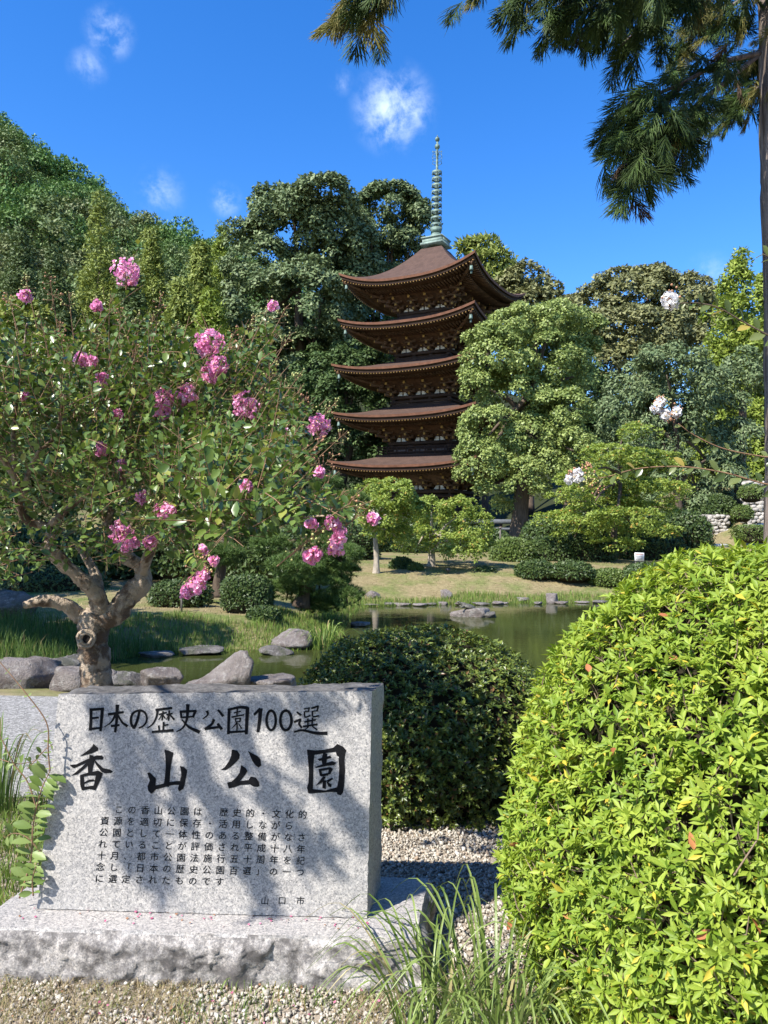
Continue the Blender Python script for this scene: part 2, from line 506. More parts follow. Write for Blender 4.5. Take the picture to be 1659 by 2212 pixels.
zt = ZB - .003
bFR, bBR, bBLv = G(897, 2028, zt), G(926, 1897, zt), G(78, 1902, zt)
bFL = bFR - e_x * (np.linalg.norm(mBR - mBL) + .32)
bBL = bBR - e_x * (np.linalg.norm(mBR - mBL) + .30)
drop = np.array([0, 0, -zt - .05])
def base_disp(a, b, c, Q):
    side = 1 - sstep(.80, 1.0, c)
    out = np.zeros((len(Q), 3))
    bulge = nvec(Q, 7, 51, 4) * .026 + nvec(Q, 22, 61, 3) * .016 + nvec(Q, 64, 91, 2) * .007
    front, right, left = (b < .001), (a > .999), (a < .001)
    out += (side * (front | right | left | (b > .999)))[:, None] * bulge
    out -= (side * front * .018)[:, None] * n_h - (side * right * .02)[:, None] * e_x
    rim = ((c > .999) & ((a < .001) | (a > .999) | (b < .001) | (b > .999)))
    rr = nvec(Q, 30, 15, 2) * .004
    out += rim[:, None] * rr * np.array([1, 1, .4])
    return out
basem = rough_block([[[bFL + drop, bFL], [bBL + drop, bBL]], [[bFR + drop, bFR], [bBR + drop, bBR]]], (120, 34, 20), base_disp)
t_b = granite('granite_plinth', (.95, .94, .94), .0)
mb = basem.mesh('plinth'); mb.materials.append(t_b); mb.materials.append(gr_rough)
base_o = part('plinth', mb, None, mon, label='low rough hewn granite plinth with a flat top')
nz = np.zeros(len(mb.polygons) * 3, np.float32); mb.polygons.foreach_get('normal', nz)
cz = np.zeros(len(mb.polygons) * 3, np.float32); mb.polygons.foreach_get('center', cz)
mi = (cz.reshape(-1, 3)[:, 2] < zt - .006).astype(np.int32); mb.polygons.foreach_set('material_index', mi)

ink = NT('black_paint')
ink = ink.done(ink.bsdf(ink.mix(ink.val(ink.noise(300, 3), .3, .7), (.004, .004, .005), (.012, .012, .013)), .75, .08))
def c2(x, y): return ((250 + .3918 * x) / 1.8228, (2720 + .3918 * y) / 1.8228)
def c3(x, y): return ((850 + .3918 * x) / 1.8228, (2720 + .3918 * y) / 1.8228)
class Strip(list): pass
def ribbon(pts, w0, w1=None):
    w1 = w0 if w1 is None else w1
    p = np.array(pts, float)
    if len(p) > 2: p = spline(p, 5)
    T = np.gradient(p, axis=0); T = T / (np.linalg.norm(T, axis=1)[:, None] + 1e-9)
    N = np.stack([-T[:, 1], T[:, 0]], 1)
    w = np.linspace(w0, w1, len(p)) / 2
    w[0] *= 1.12
    p[0] -= T[0] * w[0] * .4; p[-1] += T[-1] * w[-1] * .5
    return Strip(zip(p + N * w[:, None], p - N * w[:, None]))
def glyph(name, polys, cv, lift=.0012):
    bm = bmesh.new()
    for k, pl in enumerate(polys):
        put = lambda q: bm.verts.new(onface(*cv(q[0], q[1]), lift + .00006 * k))
        if isinstance(pl, Strip):
            vs = [(put(a), put(b)) for a, b in pl]
            for (a, b), (c, d) in zip(vs, vs[1:]): bm.faces.new((a, b, d, c))
        else:
            bm.faces.new([put(q) for q in pl])
    bmesh.ops.triangulate(bm, faces=bm.faces[:])
    me = bpy.data.meshes.new(name); bm.to_mesh(me); bm.free()
    return part(name, me, ink, mon)
R_ = ribbon
BIG = {
 'a': (c2, [[(300,530),(352,575),(345,600),(280,630),(165,660),(215,620),(265,585),(290,560)],
  [(62,742),(130,738),(230,690),(330,650),(385,648),(405,670),(395,692),(340,690),(260,712),(180,745),(110,778),(85,768)],
  [(262,640),(300,650),(318,690),(300,760),(285,825),(248,820),(245,760),(258,700)],
  [(255,700),(275,720),(215,780),(140,840),(75,852),(120,820),(190,760)],
  [(315,690),(350,730),(400,775),(470,790),(500,810),(480,825),(420,828),(385,815),(345,765),(318,725)],
  [(168,845),(205,860),(210,920),(212,985),(185,1000),(168,940)],
  [(168,845),(250,820),(350,800),(395,825),(380,880),(350,940),(320,1000),(295,985),(310,930),(325,850),(260,850),(205,862)],
  [(208,918),(260,890),(305,888),(318,905),(260,915),(210,935)], [(195,965),(310,950),(322,998),(260,985),(190,1000)]]),
 'b': (c2, [[(842,825),(870,820),(930,880),(925,960),(905,1020),(880,1035),(850,1000),(845,960),(868,900)],
  [(870,950),(925,950),(1010,930),(1070,915),(1150,905),(1180,905),(1175,945),(1110,945),(1060,955),(990,975),(930,990),(890,1030)],
  [(1015,590),(1060,600),(1105,620),(1098,660),(1085,720),(1075,800),(1068,900),(1062,965),(1005,960),(1020,870),(1028,760),(1025,660)],
  [(1170,755),(1215,765),(1245,800),(1235,860),(1218,940),(1205,985),(1165,1010),(1150,985),(1165,930),(1185,850),(1180,790)]]),
 'c': (c3, [[(160,590),(215,600),(242,640),(235,680),(200,720),(150,765),(100,795),(48,795),(90,765),(130,710),(155,650)],
  [(322,600),(360,625),(420,655),(450,690),(455,750),(430,770),(400,750),(370,710),(345,655)],
  [(255,745),(300,775),(318,805),(290,850),(245,905),(330,895),(350,860),(400,870),(430,910),(440,955),(415,965),(375,960),(345,940),(250,945),(180,970),(130,980),(115,920),(160,910),(205,870),(240,820)]]),
 'd': (c3, [[(915,590),(965,600),(990,650),(980,760),(978,880),(975,1000),(970,1030),(930,1030),(915,970),(930,930),(935,800),(925,680)],
  [(915,590),(1000,598),(1100,590),(1180,570),(1220,533),(1280,560),(1312,600),(1290,650),(1250,670),(1215,650),(1205,612),(1100,625),(990,645)],
  [(1245,630),(1300,630),(1292,700),(1298,800),(1290,950),(1280,1020),(1255,1050),(1220,1040),(1210,1000),(1232,900),(1240,780),(1232,690)],
  [(970,985),(1100,1000),(1225,965),(1240,1020),(1150,1015),(970,1030)],
  [(1080,620),(1120,630),(1115,700),(1108,740),(1070,740),(1060,690)], [(1020,685),(1090,665),(1150,650),(1165,670),(1110,690),(1040,705)],
  [(990,765),(1080,735),(1170,705),(1210,720),(1190,745),(1110,755),(1010,775)],
  [(1030,785),(1060,790),(1070,850),(1045,855)], [(1035,785),(1150,765),(1178,785),(1060,805)], [(1140,770),(1178,785),(1150,840),(1125,835)], [(1050,838),(1140,820),(1130,850),(1060,862)],
  [(1075,860),(1110,860),(1070,920),(1000,955),(1040,910)], [(1075,895),(1110,900),(1105,985),(1070,975)], [(1110,900),(1170,870),(1180,885),(1130,920)], [(1108,905),(1165,940),(1160,970),(1130,960)]]),
}
for cv, pl in BIG.values(): glyph('carved_character', pl, cv)
TOP = [
 (c2, [R_([(278,182),(276,300),(270,392)],30), R_([(275,190),(400,180)],26), R_([(392,180),(382,300),(374,400)],34,26), R_([(290,275),(352,268)],20), R_([(275,382),(378,372)],22)]),
 (c2, [R_([(452,236),(600,214)],24), R_([(542,145),(535,300),(520,412)],34,24), R_([(525,240),(480,315),(414,362)],26,8), R_([(548,240),(590,315),(640,352)],16,28), R_([(482,354),(560,344)],22)]),
 (c2, [R_([(765,200),(750,270),(730,330),(708,372)],26,30), R_([(708,372),(682,330),(680,270),(704,222),(760,196),(815,215),(838,268),(828,322),(796,356),(760,372)],28,16)]),
 (c2, [R_([(930,192),(1088,172)],24), R_([(948,190),(935,260),(900,330),(846,374)],26,10), R_([(962,237),(1036,218)],16), R_([(1002,206),(992,292)],15), R_([(990,242),(955,292)],13,6), R_([(1004,246),(1022,276)],10,14),
       R_([(1038,240),(1094,226)],15), R_([(1064,200),(1056,296)],16), R_([(1056,246),(1034,290)],10,6), R_([(1070,240),(1112,286)],14,22), R_([(1008,315),(1002,400)],18), R_([(1010,348),(1052,338)],15), R_([(958,350),(964,402)],16), R_([(892,412),(1100,396)],20,28)]),
 (c2, [R_([(1250,142),(1247,230),(1236,300),(1200,372),(1138,410)],36,12), R_([(1178,205),(1186,268)],22), R_([(1178,210),(1330,202)],24), R_([(1326,202),(1302,264)],28,22), R_([(1186,268),(1300,258)],18), R_([(1192,290),(1260,362),(1362,412)],14,36)]),
 (c2, [R_([(1444,205),(1450,240),(1402,282)],28,10), R_([(1555,192),(1602,250)],18,30), R_([(1512,290),(1490,335),(1424,382)],28,24), R_([(1424,382),(1570,362)],24), R_([(1550,332),(1588,382)],22,32)]),
 (c3, [R_([(134,185),(126,430)],28), R_([(132,188),(240,165),(318,172)],24,34), R_([(318,172),(306,430)],34,30), R_([(132,416),(300,406)],22), R_([(216,185),(212,250)],14), R_([(182,222),(250,206)],13), R_([(160,264),(282,240)],15),
       R_([(196,280),(250,274)],12), R_([(196,280),(202,312)],11), R_([(250,274),(240,312)],13), R_([(200,312),(240,308)],11), R_([(214,320),(164,376)],15,7), R_([(215,325),(213,396)],13), R_([(230,330),(258,376)],9,15)]),
 (c3, [R_([(386,238),(444,182)],22,28), R_([(450,184),(440,300),(424,408)],40,30)]),
 (c3, [R_([(556 + 46 * math.sin(a), 296 - 98 * math.cos(a)) for a in np.linspace(0, 6.3, 15)], 26)]),
 (c3, [R_([(704 + 56 * math.sin(a), 296 - 98 * math.cos(a)) for a in np.linspace(0, 6.3, 15)], 28)]),
 (c3, [R_([(816,214),(852,242)],16,24), R_([(790,312),(850,288),(836,330),(862,368)],22), R_([(790,412),(870,396),(1000,424),(1112,426)],18,36), R_([(888,182),(942,170)],13), R_([(938,174),(930,210)],13), R_([(892,210),(930,205)],11), R_([(890,208),(896,262),(948,250)],15),
       R_([(962,176),(1030,152)],18), R_([(1030,152),(1016,204)],15), R_([(972,206),(1016,200)],11), R_([(970,204),(976,257),(1032,250)],16), R_([(893,312),(1002,290)],17), R_([(925,280),(925,352)],15), R_([(972,270),(966,348)],15), R_([(878,358),(1018,336)],18), R_([(930,360),(898,388)],15,9), R_([(970,356),(1014,388)],11,18)]),
]
for cv, pl in TOP: glyph('carved_character', pl, cv)

ROWS = [' この香山公園は 歴史的・文化的', '資源を適切に保存・活用しながら', '公園として一体性のある整備がなさ', 'れていることが評価され平成十八年',
        '十月、都市公園法施行五十周年を記', '念し「日本の歴史公園百選」の一つ', 'に選定されたものです']
def c4(x, y): return ((340 + .5546 * x) / 1.8228, (3120 + .5546 * y) / 1.8228)
def text_mesh(ch):
    cu = bpy.data.curves.new('glyph', 'FONT'); cu.body = ch; cu.offset = .005; cu.resolution_u = 2
    o = bpy.data.objects.new('glyph', cu); COL.objects.link(o)
    me = bpy.data.meshes.new_from_object(o.evaluated_get(bpy.context.evaluated_depsgraph_get()))
    q = np.zeros(len(me.vertices) * 3, np.float32); me.vertices.foreach_get('co', q)
    me.calc_loop_triangles()
    F = [tuple(tr.vertices) for tr in me.loop_triangles]
    bpy.data.objects.remove(o); bpy.data.curves.remove(cu); bpy.data.meshes.remove(me)
    return q.reshape(-1, 3), F
TXT = [(r, c, ch) for r, s in enumerate(ROWS) for c, ch in enumerate(s) if ch not in ' \u3000']
GLY = {ch: text_mesh(ch) for ch in sorted({ch for _, _, ch in TXT} | set('山口市'))}
def small_char(ch, x, y, size):
    q, F = GLY[ch]
    if not len(F): return
    sl = q[:, 1] * 0 + (q[:, 0] - .5) * size * .035
    V = np.array([onface(*c4(x + (a - .5) * size - (b - .38) * -size * .09, y - (b - .38) * size + s), .0012) for (a, b, _), s in zip(q, sl)])
    part('carved_small_character', mesh_np('small_character', V, [F]), ink, mon)
for r, c, ch in TXT:
    small_char(ch, 139 - 7.8 * r + c * (93.1 + .28 * r), 118 + 82 * r + c * 2.5, 64)
for ch, x, y in (('山', 1268, 768), ('口', 1390, 766), ('市', 1520, 768)): small_char(ch, x, y, 60)

# ================================================================== PAGODA
PD = 59.0
pc = P(942, 526, PD)
rot = math.radians(-28.5)
cr_, sr_ = math.cos(rot), math.sin(rot)
wood = plain('dark_timber', (.050, .030, .021), .75, .2, .45, 1.4, .3, 9, stretch=(1, 1, 6))
wood2 = plain('bracket_timber', (.088, .050, .029), .75, .2, .5, 2.5, .2, 9)
bark = NT('cypress_bark_roof')
_n = bark.noise(2.2, 7, .7); _m = bark.noise(24, 4, .7)
_mp = bark.n('Mapping'); _mp.inputs['Scale'].default_value = (1, 1, 16); bark.l(bark.coord(), _mp.inputs[0])
_s = bark.noise(2.5, 4, .6, _mp.outputs[0])
_c = bark.mix(bark.val(_n, .3, .7), (.062, .039, .030), (.108, .066, .050))
_c = bark.mix(bark.val(_s, .4, .7, 0, .45), _c, (.05, .034, .030))
bark = bark.done(bark.bsdf(_c, .85, .15, bark.bump(_m, .5, .05)))
edge_m = plain('bark_edge', (.15, .068, .040), .7, .2, .3, 3)
plast = plain('old_plaster', (.66, .60, .50), .9, .1, .2, 5)
panelm = plain('weathered_panel', (.20, .16, .145), .85, .1, .55, 7, 0, stretch=(8, 8, .6))
bronze = plain('green_bronze', (.12, .175, .145), .6, .4, .45, 5, .2, 20, metal=.15)
ochre = plain('ochre_end', (.30, .18, .055), .8, .2, .3, 4)

Wt = [5.9, 5.74, 5.76, 5.45, 5.43]                       # half width at the eave corners
tipv = [(706, 993), (714, 888), (714, 785), (727, 688), (730, 589)]
lift = [.50, .50, .58, .68, .98]
Bd = [2.60, 2.36, 2.28, 2.10, 1.95]
def loc2w(x, y, z): return np.stack([pc[0] + x * cr_ - y * sr_, PD + x * sr_ + y * cr_, z], -1)
ztip = []
for w, (u, v) in zip(Wt, tipv):
    Y = PD + (-w) * sr_ + (-w) * cr_
    ztip.append(P(u, v, Y)[2])
ze = [a - b for a, b in zip(ztip, lift)]
zg = gz(pc[0], PD)
pag = thing('five_storey_pagoda', (pc[0], PD, zg), 'dark wooden five storey pagoda with curved bark roofs beyond the pond', 'pagoda')
MP = Matrix.Translation((pc[0], PD, 0)) @ Matrix.Rotation(rot, 4, 'Z')   # pagoda space
def ppart(name, g, mat, parent=None, M=None, kind=None, smooth=False, label=None):
    me = g if not isinstance(g, Geo) else g.mesh(name, smooth)
    return part(name, me, mat, parent or pag, kind, label, world=(MP @ M if M is not None else MP) if parent is None else M)
def rotz4(g_fn):
    """repeat a side built facing -y round the four sides"""
    g = Geo()
    for k in range(4):
        a = k * math.pi / 2; c, s = round(math.cos(a)), round(math.sin(a))
        h = Geo(); g_fn(h)
        V = np.concatenate(h.V); V = np.stack([V[:, 0] * c - V[:, 1] * s, V[:, 0] * s + V[:, 1] * c, V[:, 2]], 1)
        g.add(V, *[np.concatenate(f) for f in h.F.values() if f])
    return g
NU, NT_ = 40, 12
def roof_surface(w_in, z_in, w, z_e, lf, pw=1.7):
    us = np.linspace(-1, 1, NU + 1); ts = np.linspace(0, 1, NT_ + 1)
    U, T = np.meshgrid(us, ts)
    hw = w_in + (w - w_in) * T
    bow = 1 + 0 * U
    x = U * hw; y = -hw * (1 - .018 * T * (1 - U ** 2))
    z = z_e + (z_in - z_e) * (1 - T) ** pw + lf * np.abs(U) ** 2.6 * T ** 2.2
    return np.stack([x, y, z], -1).reshape(-1, 3)
def grid_f(n, m):
    k = (np.arange(m)[:, None] * (n + 1) + np.arange(n)[None]).ravel()
    return np.stack([k, k + 1, k + n + 2, k + n + 1], 1)
def edge_strip(g, w0, z0, w1, z1, lf, bulge=.0):
    us = np.linspace(-1, 1, NU + 1)
    c = np.abs(us) ** 2.6
    A = np.stack([us * w0, -w0 * (1 - .018 * (1 - us ** 2)), z0 + lf * c], 1)
    B = np.stack([us * w1, -w1 * (1 - .018 * (1 - us ** 2)), z1 + lf * c], 1)
    k = np.arange(NU)
    g.add(np.concatenate([A, B]), np.stack([k, k + 1, k + NU + 2, k + NU + 1], 1)[:, ::-1])

def arm_set():
    """three-stepped bracket standing on a column head at the origin, reaching towards -y"""
    g = Geo()
    for k in range(3):
        z = .12 + k * .34; out = .42 * (k + 1)
        g.box((0, -out / 2, z), (.085, out / 2 + .12, .10))
        g.box((0, -out + .05, z + .17), (.42 + .06 * k, .075, .075))
        for s in (-1, 0, 1): g.box((s * (.36 + .05 * k), -out + .05, z + .29), (.10, .10, .06))
        g.box((0, -.02, z + .17), (.46, .075, .08))
    g.box((0, 0, .0), (.17, .17, .10))
    tail = Geo()
    g.add(np.array([(x, y, z) for x in (-.07, .07) for y, z in ((.1, 1.25), (-1.75, .98), (-1.75, 1.14), (.1, 1.42))]),
          [(0, 1, 2, 3), (7, 6, 5, 4), (0, 4, 5, 1), (1, 5, 6, 2), (2, 6, 7, 3), (3, 7, 4, 0)])
    return g
arm_me = arm_set().mesh('bracket'); arm_me.materials.append(wood2)
nose = Geo()
for k in range(3): nose.box((0, -.42 * (k + 1) - .13, .12 + k * .34), (.088, .012, .095))
nose.box((0, -1.762, 1.06), (.075, .012, .085))
nose_me = nose.mesh('bracket_end'); nose_me.materials.append(ochre)
def railing_side(g, hw, z):
    for h in (.16, .36, .56): g.box((0, -hw, z + h), (hw + (.16 if h > .5 else 0), .035, .03))
    for x in np.linspace(-hw, hw, 9): g.box((x, -hw, z + .29), (.035, .035, .29))

def bell(sx, w, h):
    """flared plaster infill, one half of a bay: flat foot, concave shoulder, narrow top"""
    pts = [(0, 0), (w, 0), (w * .96, h * .18), (w * .70, h * .34), (w * .62, h * .62), (w * .50, h * .92), (w * .40, h), (0, h)]
    return [(sx * a, b) for a, b in pts]

for i in range(5):
    w, z_e, lf, bd = Wt[i], ze[i], lift[i], Bd[i]
    if i < 4:
        w_in, z_in, pw = Bd[i + 1] + .55, z_e + .98, 1.35
    else:
        w_in, z_in, pw = .86, P(940, 534, PD - .8)[2], 1.75
    # roof
    rf = rotz4(lambda g: g.add(roof_surface(w_in, z_in, w, z_e, lf, pw), grid_f(NU, NT_)))
    roof_o = ppart('roof', rf, bark, smooth=False)
    roof_o.data.polygons.foreach_set('use_smooth', np.ones(len(roof_o.data.polygons), bool))
    roof_o.data.set_sharp_from_angle(angle=math.radians(40)) if hasattr(roof_o.data, 'set_sharp_from_angle') else None
    sub = lambda nm, g, mt, kd=None: part(nm, g.mesh(nm), mt, roof_o, kd)
    sub('eave_edge', rotz4(lambda g: (edge_strip(g, w, z_e, w - .035, z_e - .17, lf),)), edge_m)
    sub('eave_layer', rotz4(lambda g: (edge_strip(g, w - .035, z_e - .17, w - .20, z_e - .19, lf), edge_strip(g, w - .20, z_e - .19, w - .26, z_e - .30, lf),
                                       edge_strip(g, w - .26, z_e - .30, w - .14, z_e - .31, lf), edge_strip(g, w - .14, z_e - .31, w - .18, z_e - .42, lf))), wood)
    z_br = z_e - 1.62                                     # foot of the brackets
    def soffit(g):
        us = np.linspace(-1, 1, NU + 1); rows = []
        for tt in np.linspace(0, 1, 6):
            hw = (w - .18) * (1 - tt) + (bd + .05) * tt
            zz = (z_e - .42) * (1 - tt) + (z_br + .30) * tt + .28 * math.sin(math.pi * tt) * (1 if True else 0)
            rows.append(np.stack([us * hw, -hw + 0 * us, zz + lf * np.abs(us) ** 2.6 * (1 - tt) ** 1.5], 1))
        g.add(np.concatenate(rows), grid_f(NU, 5)[:, ::-1])
    sub('soffit', rotz4(soffit), wood2)
    def rafters(g):
        for row, (y0, y1, dz) in enumerate(((.20, 1.15, -.47), (1.0, 2.3, -.60))):
            n = int((w - y0) / .115)
            for x in np.linspace(-(w - y0 - .06), w - y0 - .06, n):
                c = lf * (abs(x) / w) ** 2.6
                ya, yb = -(w - y0), -max(w - y1, abs(x) * .0 + bd + .3, abs(x) - .05)
                if yb - ya < .1: continue
                za = z_e + dz + c; zb = z_e + dz + (.10 if row == 0 else -.05) + c * .75
                g.hexa([(x + s * .034, yy, zz + q) for s in (-1, 1) for yy, zz in ((ya, za), (yb, zb)) for q in (-.05, .05)])
    sub('rafters', rotz4(rafters), wood2, 'stuff')
    sub('rafter_ends', rotz4(lambda g: [g.box((x, -(w - .20) - .008, z_e - .47 + lf * (abs(x) / w) ** 2.6), (.026, .008, .036)) for x in np.linspace(-(w - .26), w - .26, int((w - .2) / .115))]), ochre, 'stuff')
    for a in range(4):                                    # hip rafters and wind bells at the four corners
        M = Matrix.Rotation(a * math.pi / 2, 4, 'Z')
        g = Geo(); d = np.array([1, -1, 0]) / math.sqrt(2)
        p0 = np.array([bd, -bd, z_br + .75]); p1 = np.array([w - .3, -(w - .3), z_e - .52 + lf * .86])
        g.tube(np.linspace(p0, p1, 6) + np.array([[0, 0, .25 * math.sin(math.pi * q)] for q in np.linspace(0, 1, 6)]) * -.6, .13, 4)
        ppart('hip_rafter', g, wood2, M=M)
        g = Geo(); q = np.array([w - .45, -(w - .45), z_e - .66 + lf * .8])
        g.tube([q + (0, 0, .22), q], .012, 4); g.lathe(q, [(.02, .02), (.10, -.02), (.12, -.24), (.15, -.34), (.13, -.34)], 10); g.box(q + (0, 0, -.48), (.07, .008, .1)); g.tube([q + (0, 0, -.2), q + (0, 0, -.4)], .008, 4)
        ppart('wind_bell', g, bronze, M=M)
    # body
    z_fl = (ze[i - 1] + .98) if i else zg
    g = Geo(); g.box((0, 0, (z_fl - .3 + z_e) / 2), (bd - .10, bd - .10, (z_e - z_fl + .3) / 2)); ppart('core_wall', g, wood)
    xs = [-bd, -bd / 3, bd / 3, bd]
    g = Geo(); g.tube([(0, 0, z_fl - .1), (0, 0, z_br)], [.17, .16], 10); col_me = g.mesh('column'); col_me.materials.append(wood)
    for a in range(4):
        MS = Matrix.Rotation(a * math.pi / 2, 4, 'Z')
        for x in xs[:3]:
            ppart('column', col_me, None, M=MS @ Matrix.Translation((x, -bd, 0)))
        for x in xs[1:3]:
            b_o = ppart('bracket', arm_me, None, M=MS @ Matrix.Translation((x, -bd, z_br)))
            part('bracket_end', nose_me, None, b_o)
        for x in (-bd / 3 * 2, 0, bd / 3 * 2):
            b_o = ppart('bracket', arm_me, None, M=MS @ Matrix.Translation((x, -bd + .1, z_br + .34)) @ Matrix.Scale(.74, 4))
            part('bracket_end', nose_me, None, b_o)
        b_o = ppart('bracket', arm_me, None, M=MS @ Matrix.Translation((-bd, -bd, z_br)) @ Matrix.Rotation(-math.pi / 4, 4, 'Z') @ Matrix.Scale(1.35, 4, (0, 1, 0)))
        part('bracket_end', nose_me, None, b_o)
        for sx in (-.42, .42):
            b_o = ppart('bracket', arm_me, None, M=MS @ Matrix.Translation((-bd + .02, -bd, z_br)) @ Matrix.Rotation(0 if sx > 0 else -math.pi / 2, 4, 'Z'))
            part('bracket_end', nose_me, None, b_o)
        for z, hh, o_ in ((z_br - .12, .12, .06), (z_br - .46, .09, .03), (z_fl + .12, .12, .05)):
            g = Geo(); g.box((0, -bd - o_ - .08, z), (bd + .22, .09, hh)); ppart('beam', g, wood, M=MS)
        for k in range(3):
            xc = (-bd * 2 / 3, 0, bd * 2 / 3)[k]; hw = bd / 3 - .20
            for s in (-1, 1):
                pl = bell(s, .36, .46)
                V = [(xc + s * .06 + a, -bd - .03, z_br + .02 + b) for a, b in pl] + [(xc + s * .06 + a, -bd + .12, z_br + .02 + b) for a, b in pl]
                n = len(pl); bm = bmesh.new(); vs = [bm.verts.new(q) for q in V]
                bm.faces.new(vs[:n]); [bm.faces.new((vs[j], vs[n + j], vs[n + (j + 1) % n], vs[(j + 1) % n])) for j in range(n)]
                bmesh.ops.triangulate(bm, faces=bm.faces[:]); pm = bpy.data.meshes.new('plaster_panel'); bm.to_mesh(pm); bm.free()
                ppart('plaster_panel', pm, plast, M=MS)
            if i:
                zc, zh = (z_fl + .24 + z_br - .55) / 2, max(.14, (z_br - .55 - z_fl - .24) / 2)
            else:
                zc, zh = (zg + .5 + z_br - .6) / 2, (z_br - .6 - zg - .5) / 2
            g = Geo()
            if k == 1:
                for s in (-1, 1): g.box((xc + s * hw / 2, -bd - .02, zc), (hw / 2 - .012, .05, zh))
                ppart('door', g, wood if i in (0, 2) else panelm, M=MS)
            else:
                nb = 6
                for q in range(nb): g.box((xc - hw + (q + .5) * 2 * hw / nb, -bd - .02 - .012 * (q % 2), zc), (hw / nb * .94, .05, zh))
                ppart('window_panel', g, panelm if i else wood, M=MS)
        if i == 1:
            g = Geo(); railing_side(g, bd + .75, z_fl + .02); ppart('railing', g, wood, M=MS)
    if i:
        g = Geo(); hw = bd + (.85 if i == 1 else .5)
        g.box((0, 0, z_fl - .06), (hw, hw, .08)); ppart('balcony_floor', g, wood)
g = Geo(); g.box((0, 0, zg - .2), (4.1, 4.1, .55)); ppart('stone_platform', g, plain('platform_stone', (.25, .24, .22), .9))

# spire
def zs(v): return P(943, v, PD)[2]
z0 = zs(535)
g = Geo(); g.box((0, 0, z0 + .12), (.92, .92, .08)); g.box((0, 0, z0 + .36), (.80, .80, .20)); g.box((0, 0, z0 + .60), (.88, .88, .05))
spire_o = ppart('spire', g, plain('roof_box_bronze', (.20, .26, .22), .7, .3, .35, 4, metal=.1), label='tall green bronze spire with nine rings')
def sp(nm, g, smooth=False): return part(nm, g.mesh(nm, smooth), bronze, spire_o)
g = Geo(); g.lathe((0, 0, zs(517)), [(.5, 0), (.48, .25), (.36, .42), (.25, .47)], 20); sp('inverted_bowl', g, True)
g = Geo(); g.lathe((0, 0, zs(505)), [(.22, 0), (.40, .12), (.47, .42), (.36, .30), (.2, .1)], 16); sp('lotus_cup', g)
g = Geo(); g.tube([(0, 0, zs(520)), (0, 0, zs(296))], [.16, .07], 10); sp('mast', g, True)
for k in range(9):
    zc = zs(486 - k * 14.15); r = .43 - .006 * k
    g = Geo(); g.lathe((0, 0, zc), [(r, -.07), (r, .07), (r - .05, .075), (r - .06, -.07), (r, -.07)], 24)
    for a in np.arange(8) * math.pi / 4:
        d = np.array([math.cos(a), math.sin(a), 0]); g.tube([d * .1 + (0, 0, zc), d * (r - .03) + (0, 0, zc)], .022, 4)
        g.tube([d * (r - .02) + (0, 0, zc - .07), d * (r + .02) + (0, 0, zc - .2)], [.02, .035], 5)
    sp('spire_ring', g)
for a in range(4):
    g = Geo(); c, s = math.cos(a * math.pi / 2 + .4), math.sin(a * math.pi / 2 + .4)
    zb, zt_ = zs(357), zs(326)
    for (x0, q0), (x1, q1) in zip([(.1, 0), (.36, .1), (.30, .32), (.38, .55), (.30, .8), (.36, 1.0), (.20, .9), (.14, 1.0)], [(.36, .1), (.30, .32), (.38, .55), (.30, .8), (.36, 1.0), (.20, .9), (.14, 1.0), (.08, .6)]):
        g.tube([(c * x0, s * x0, zb + q0 * (zt_ - zb)), (c * x1, s * x1, zb + q1 * (zt_ - zb))], .022, 4)
    for q in (.2, .45, .7): g.tube([(c * .06, s * .06, zb + q * (zt_ - zb)), (c * .3, s * .3, zb + (q + .1) * (zt_ - zb))], .016, 4)
    sp('water_flame', g)
for v, r in ((317, .2), (301, .18)):
    g = Geo(); th = np.linspace(.05, math.pi - .05, 9); g.lathe((0, 0, zs(v)), [(r * math.sin(a), -r * 1.1 * math.cos(a)) for a in th], 14)
    if v < 310: g.tube([(0, 0, zs(v) + .15), (0, 0, zs(291))], [.06, .01], 6)
    sp('jewel', g, True)
# ================================================================== FOLIAGE TOOLS
T2 = (np.array([(0, 0, 0), (-.5, .45, .09), (0, 1, -.06), (.5, .45, .09)]), [(0, 3, 2), (0, 2, 1)])
T8 = (np.array([(0, 0, 0), (-.34, .26, .05), (-.5, .58, .07), (-.30, .85, .02), (0, 1, -.10), (.30, .85, .02), (.5, .58, .07), (.34, .26, .05), (0, .3, 0), (0, .62, -.02)]),
      [(0, 7, 8), (0, 8, 1), (1, 8, 9), (1, 9, 2), (8, 7, 6), (8, 6, 9), (2, 9, 3), (3, 9, 4), (9, 6, 5), (9, 5, 4)])
T6 = (np.array([(0, 0, 0), (-.42, .35, .07), (-.46, .68, .05), (0, 1, -.08), (.46, .68, .05), (.42, .35, .07), (0, .5, -.01)]),
      [(0, 5, 6), (0, 6, 1), (1, 6, 2), (5, 4, 6), (2, 6, 3), (6, 4, 3)])
T1 = (np.array([(-.5, .12, .05), (.5, .30, .05), (0, 1, -.06)]), [(0, 1, 2)])
T4 = (np.array([(0, 0, 0), (-.5, .5, .08), (0, 1, -.10), (.5, .5, .08), (0, .5, -.01)]), [(0, 4, 1), (0, 3, 4), (1, 4, 2), (4, 3, 2)])
def frame(D, N):
    D = unit(D); X = unit(np.cross(D, N)); Z = np.cross(X, D)
    return X, D, Z
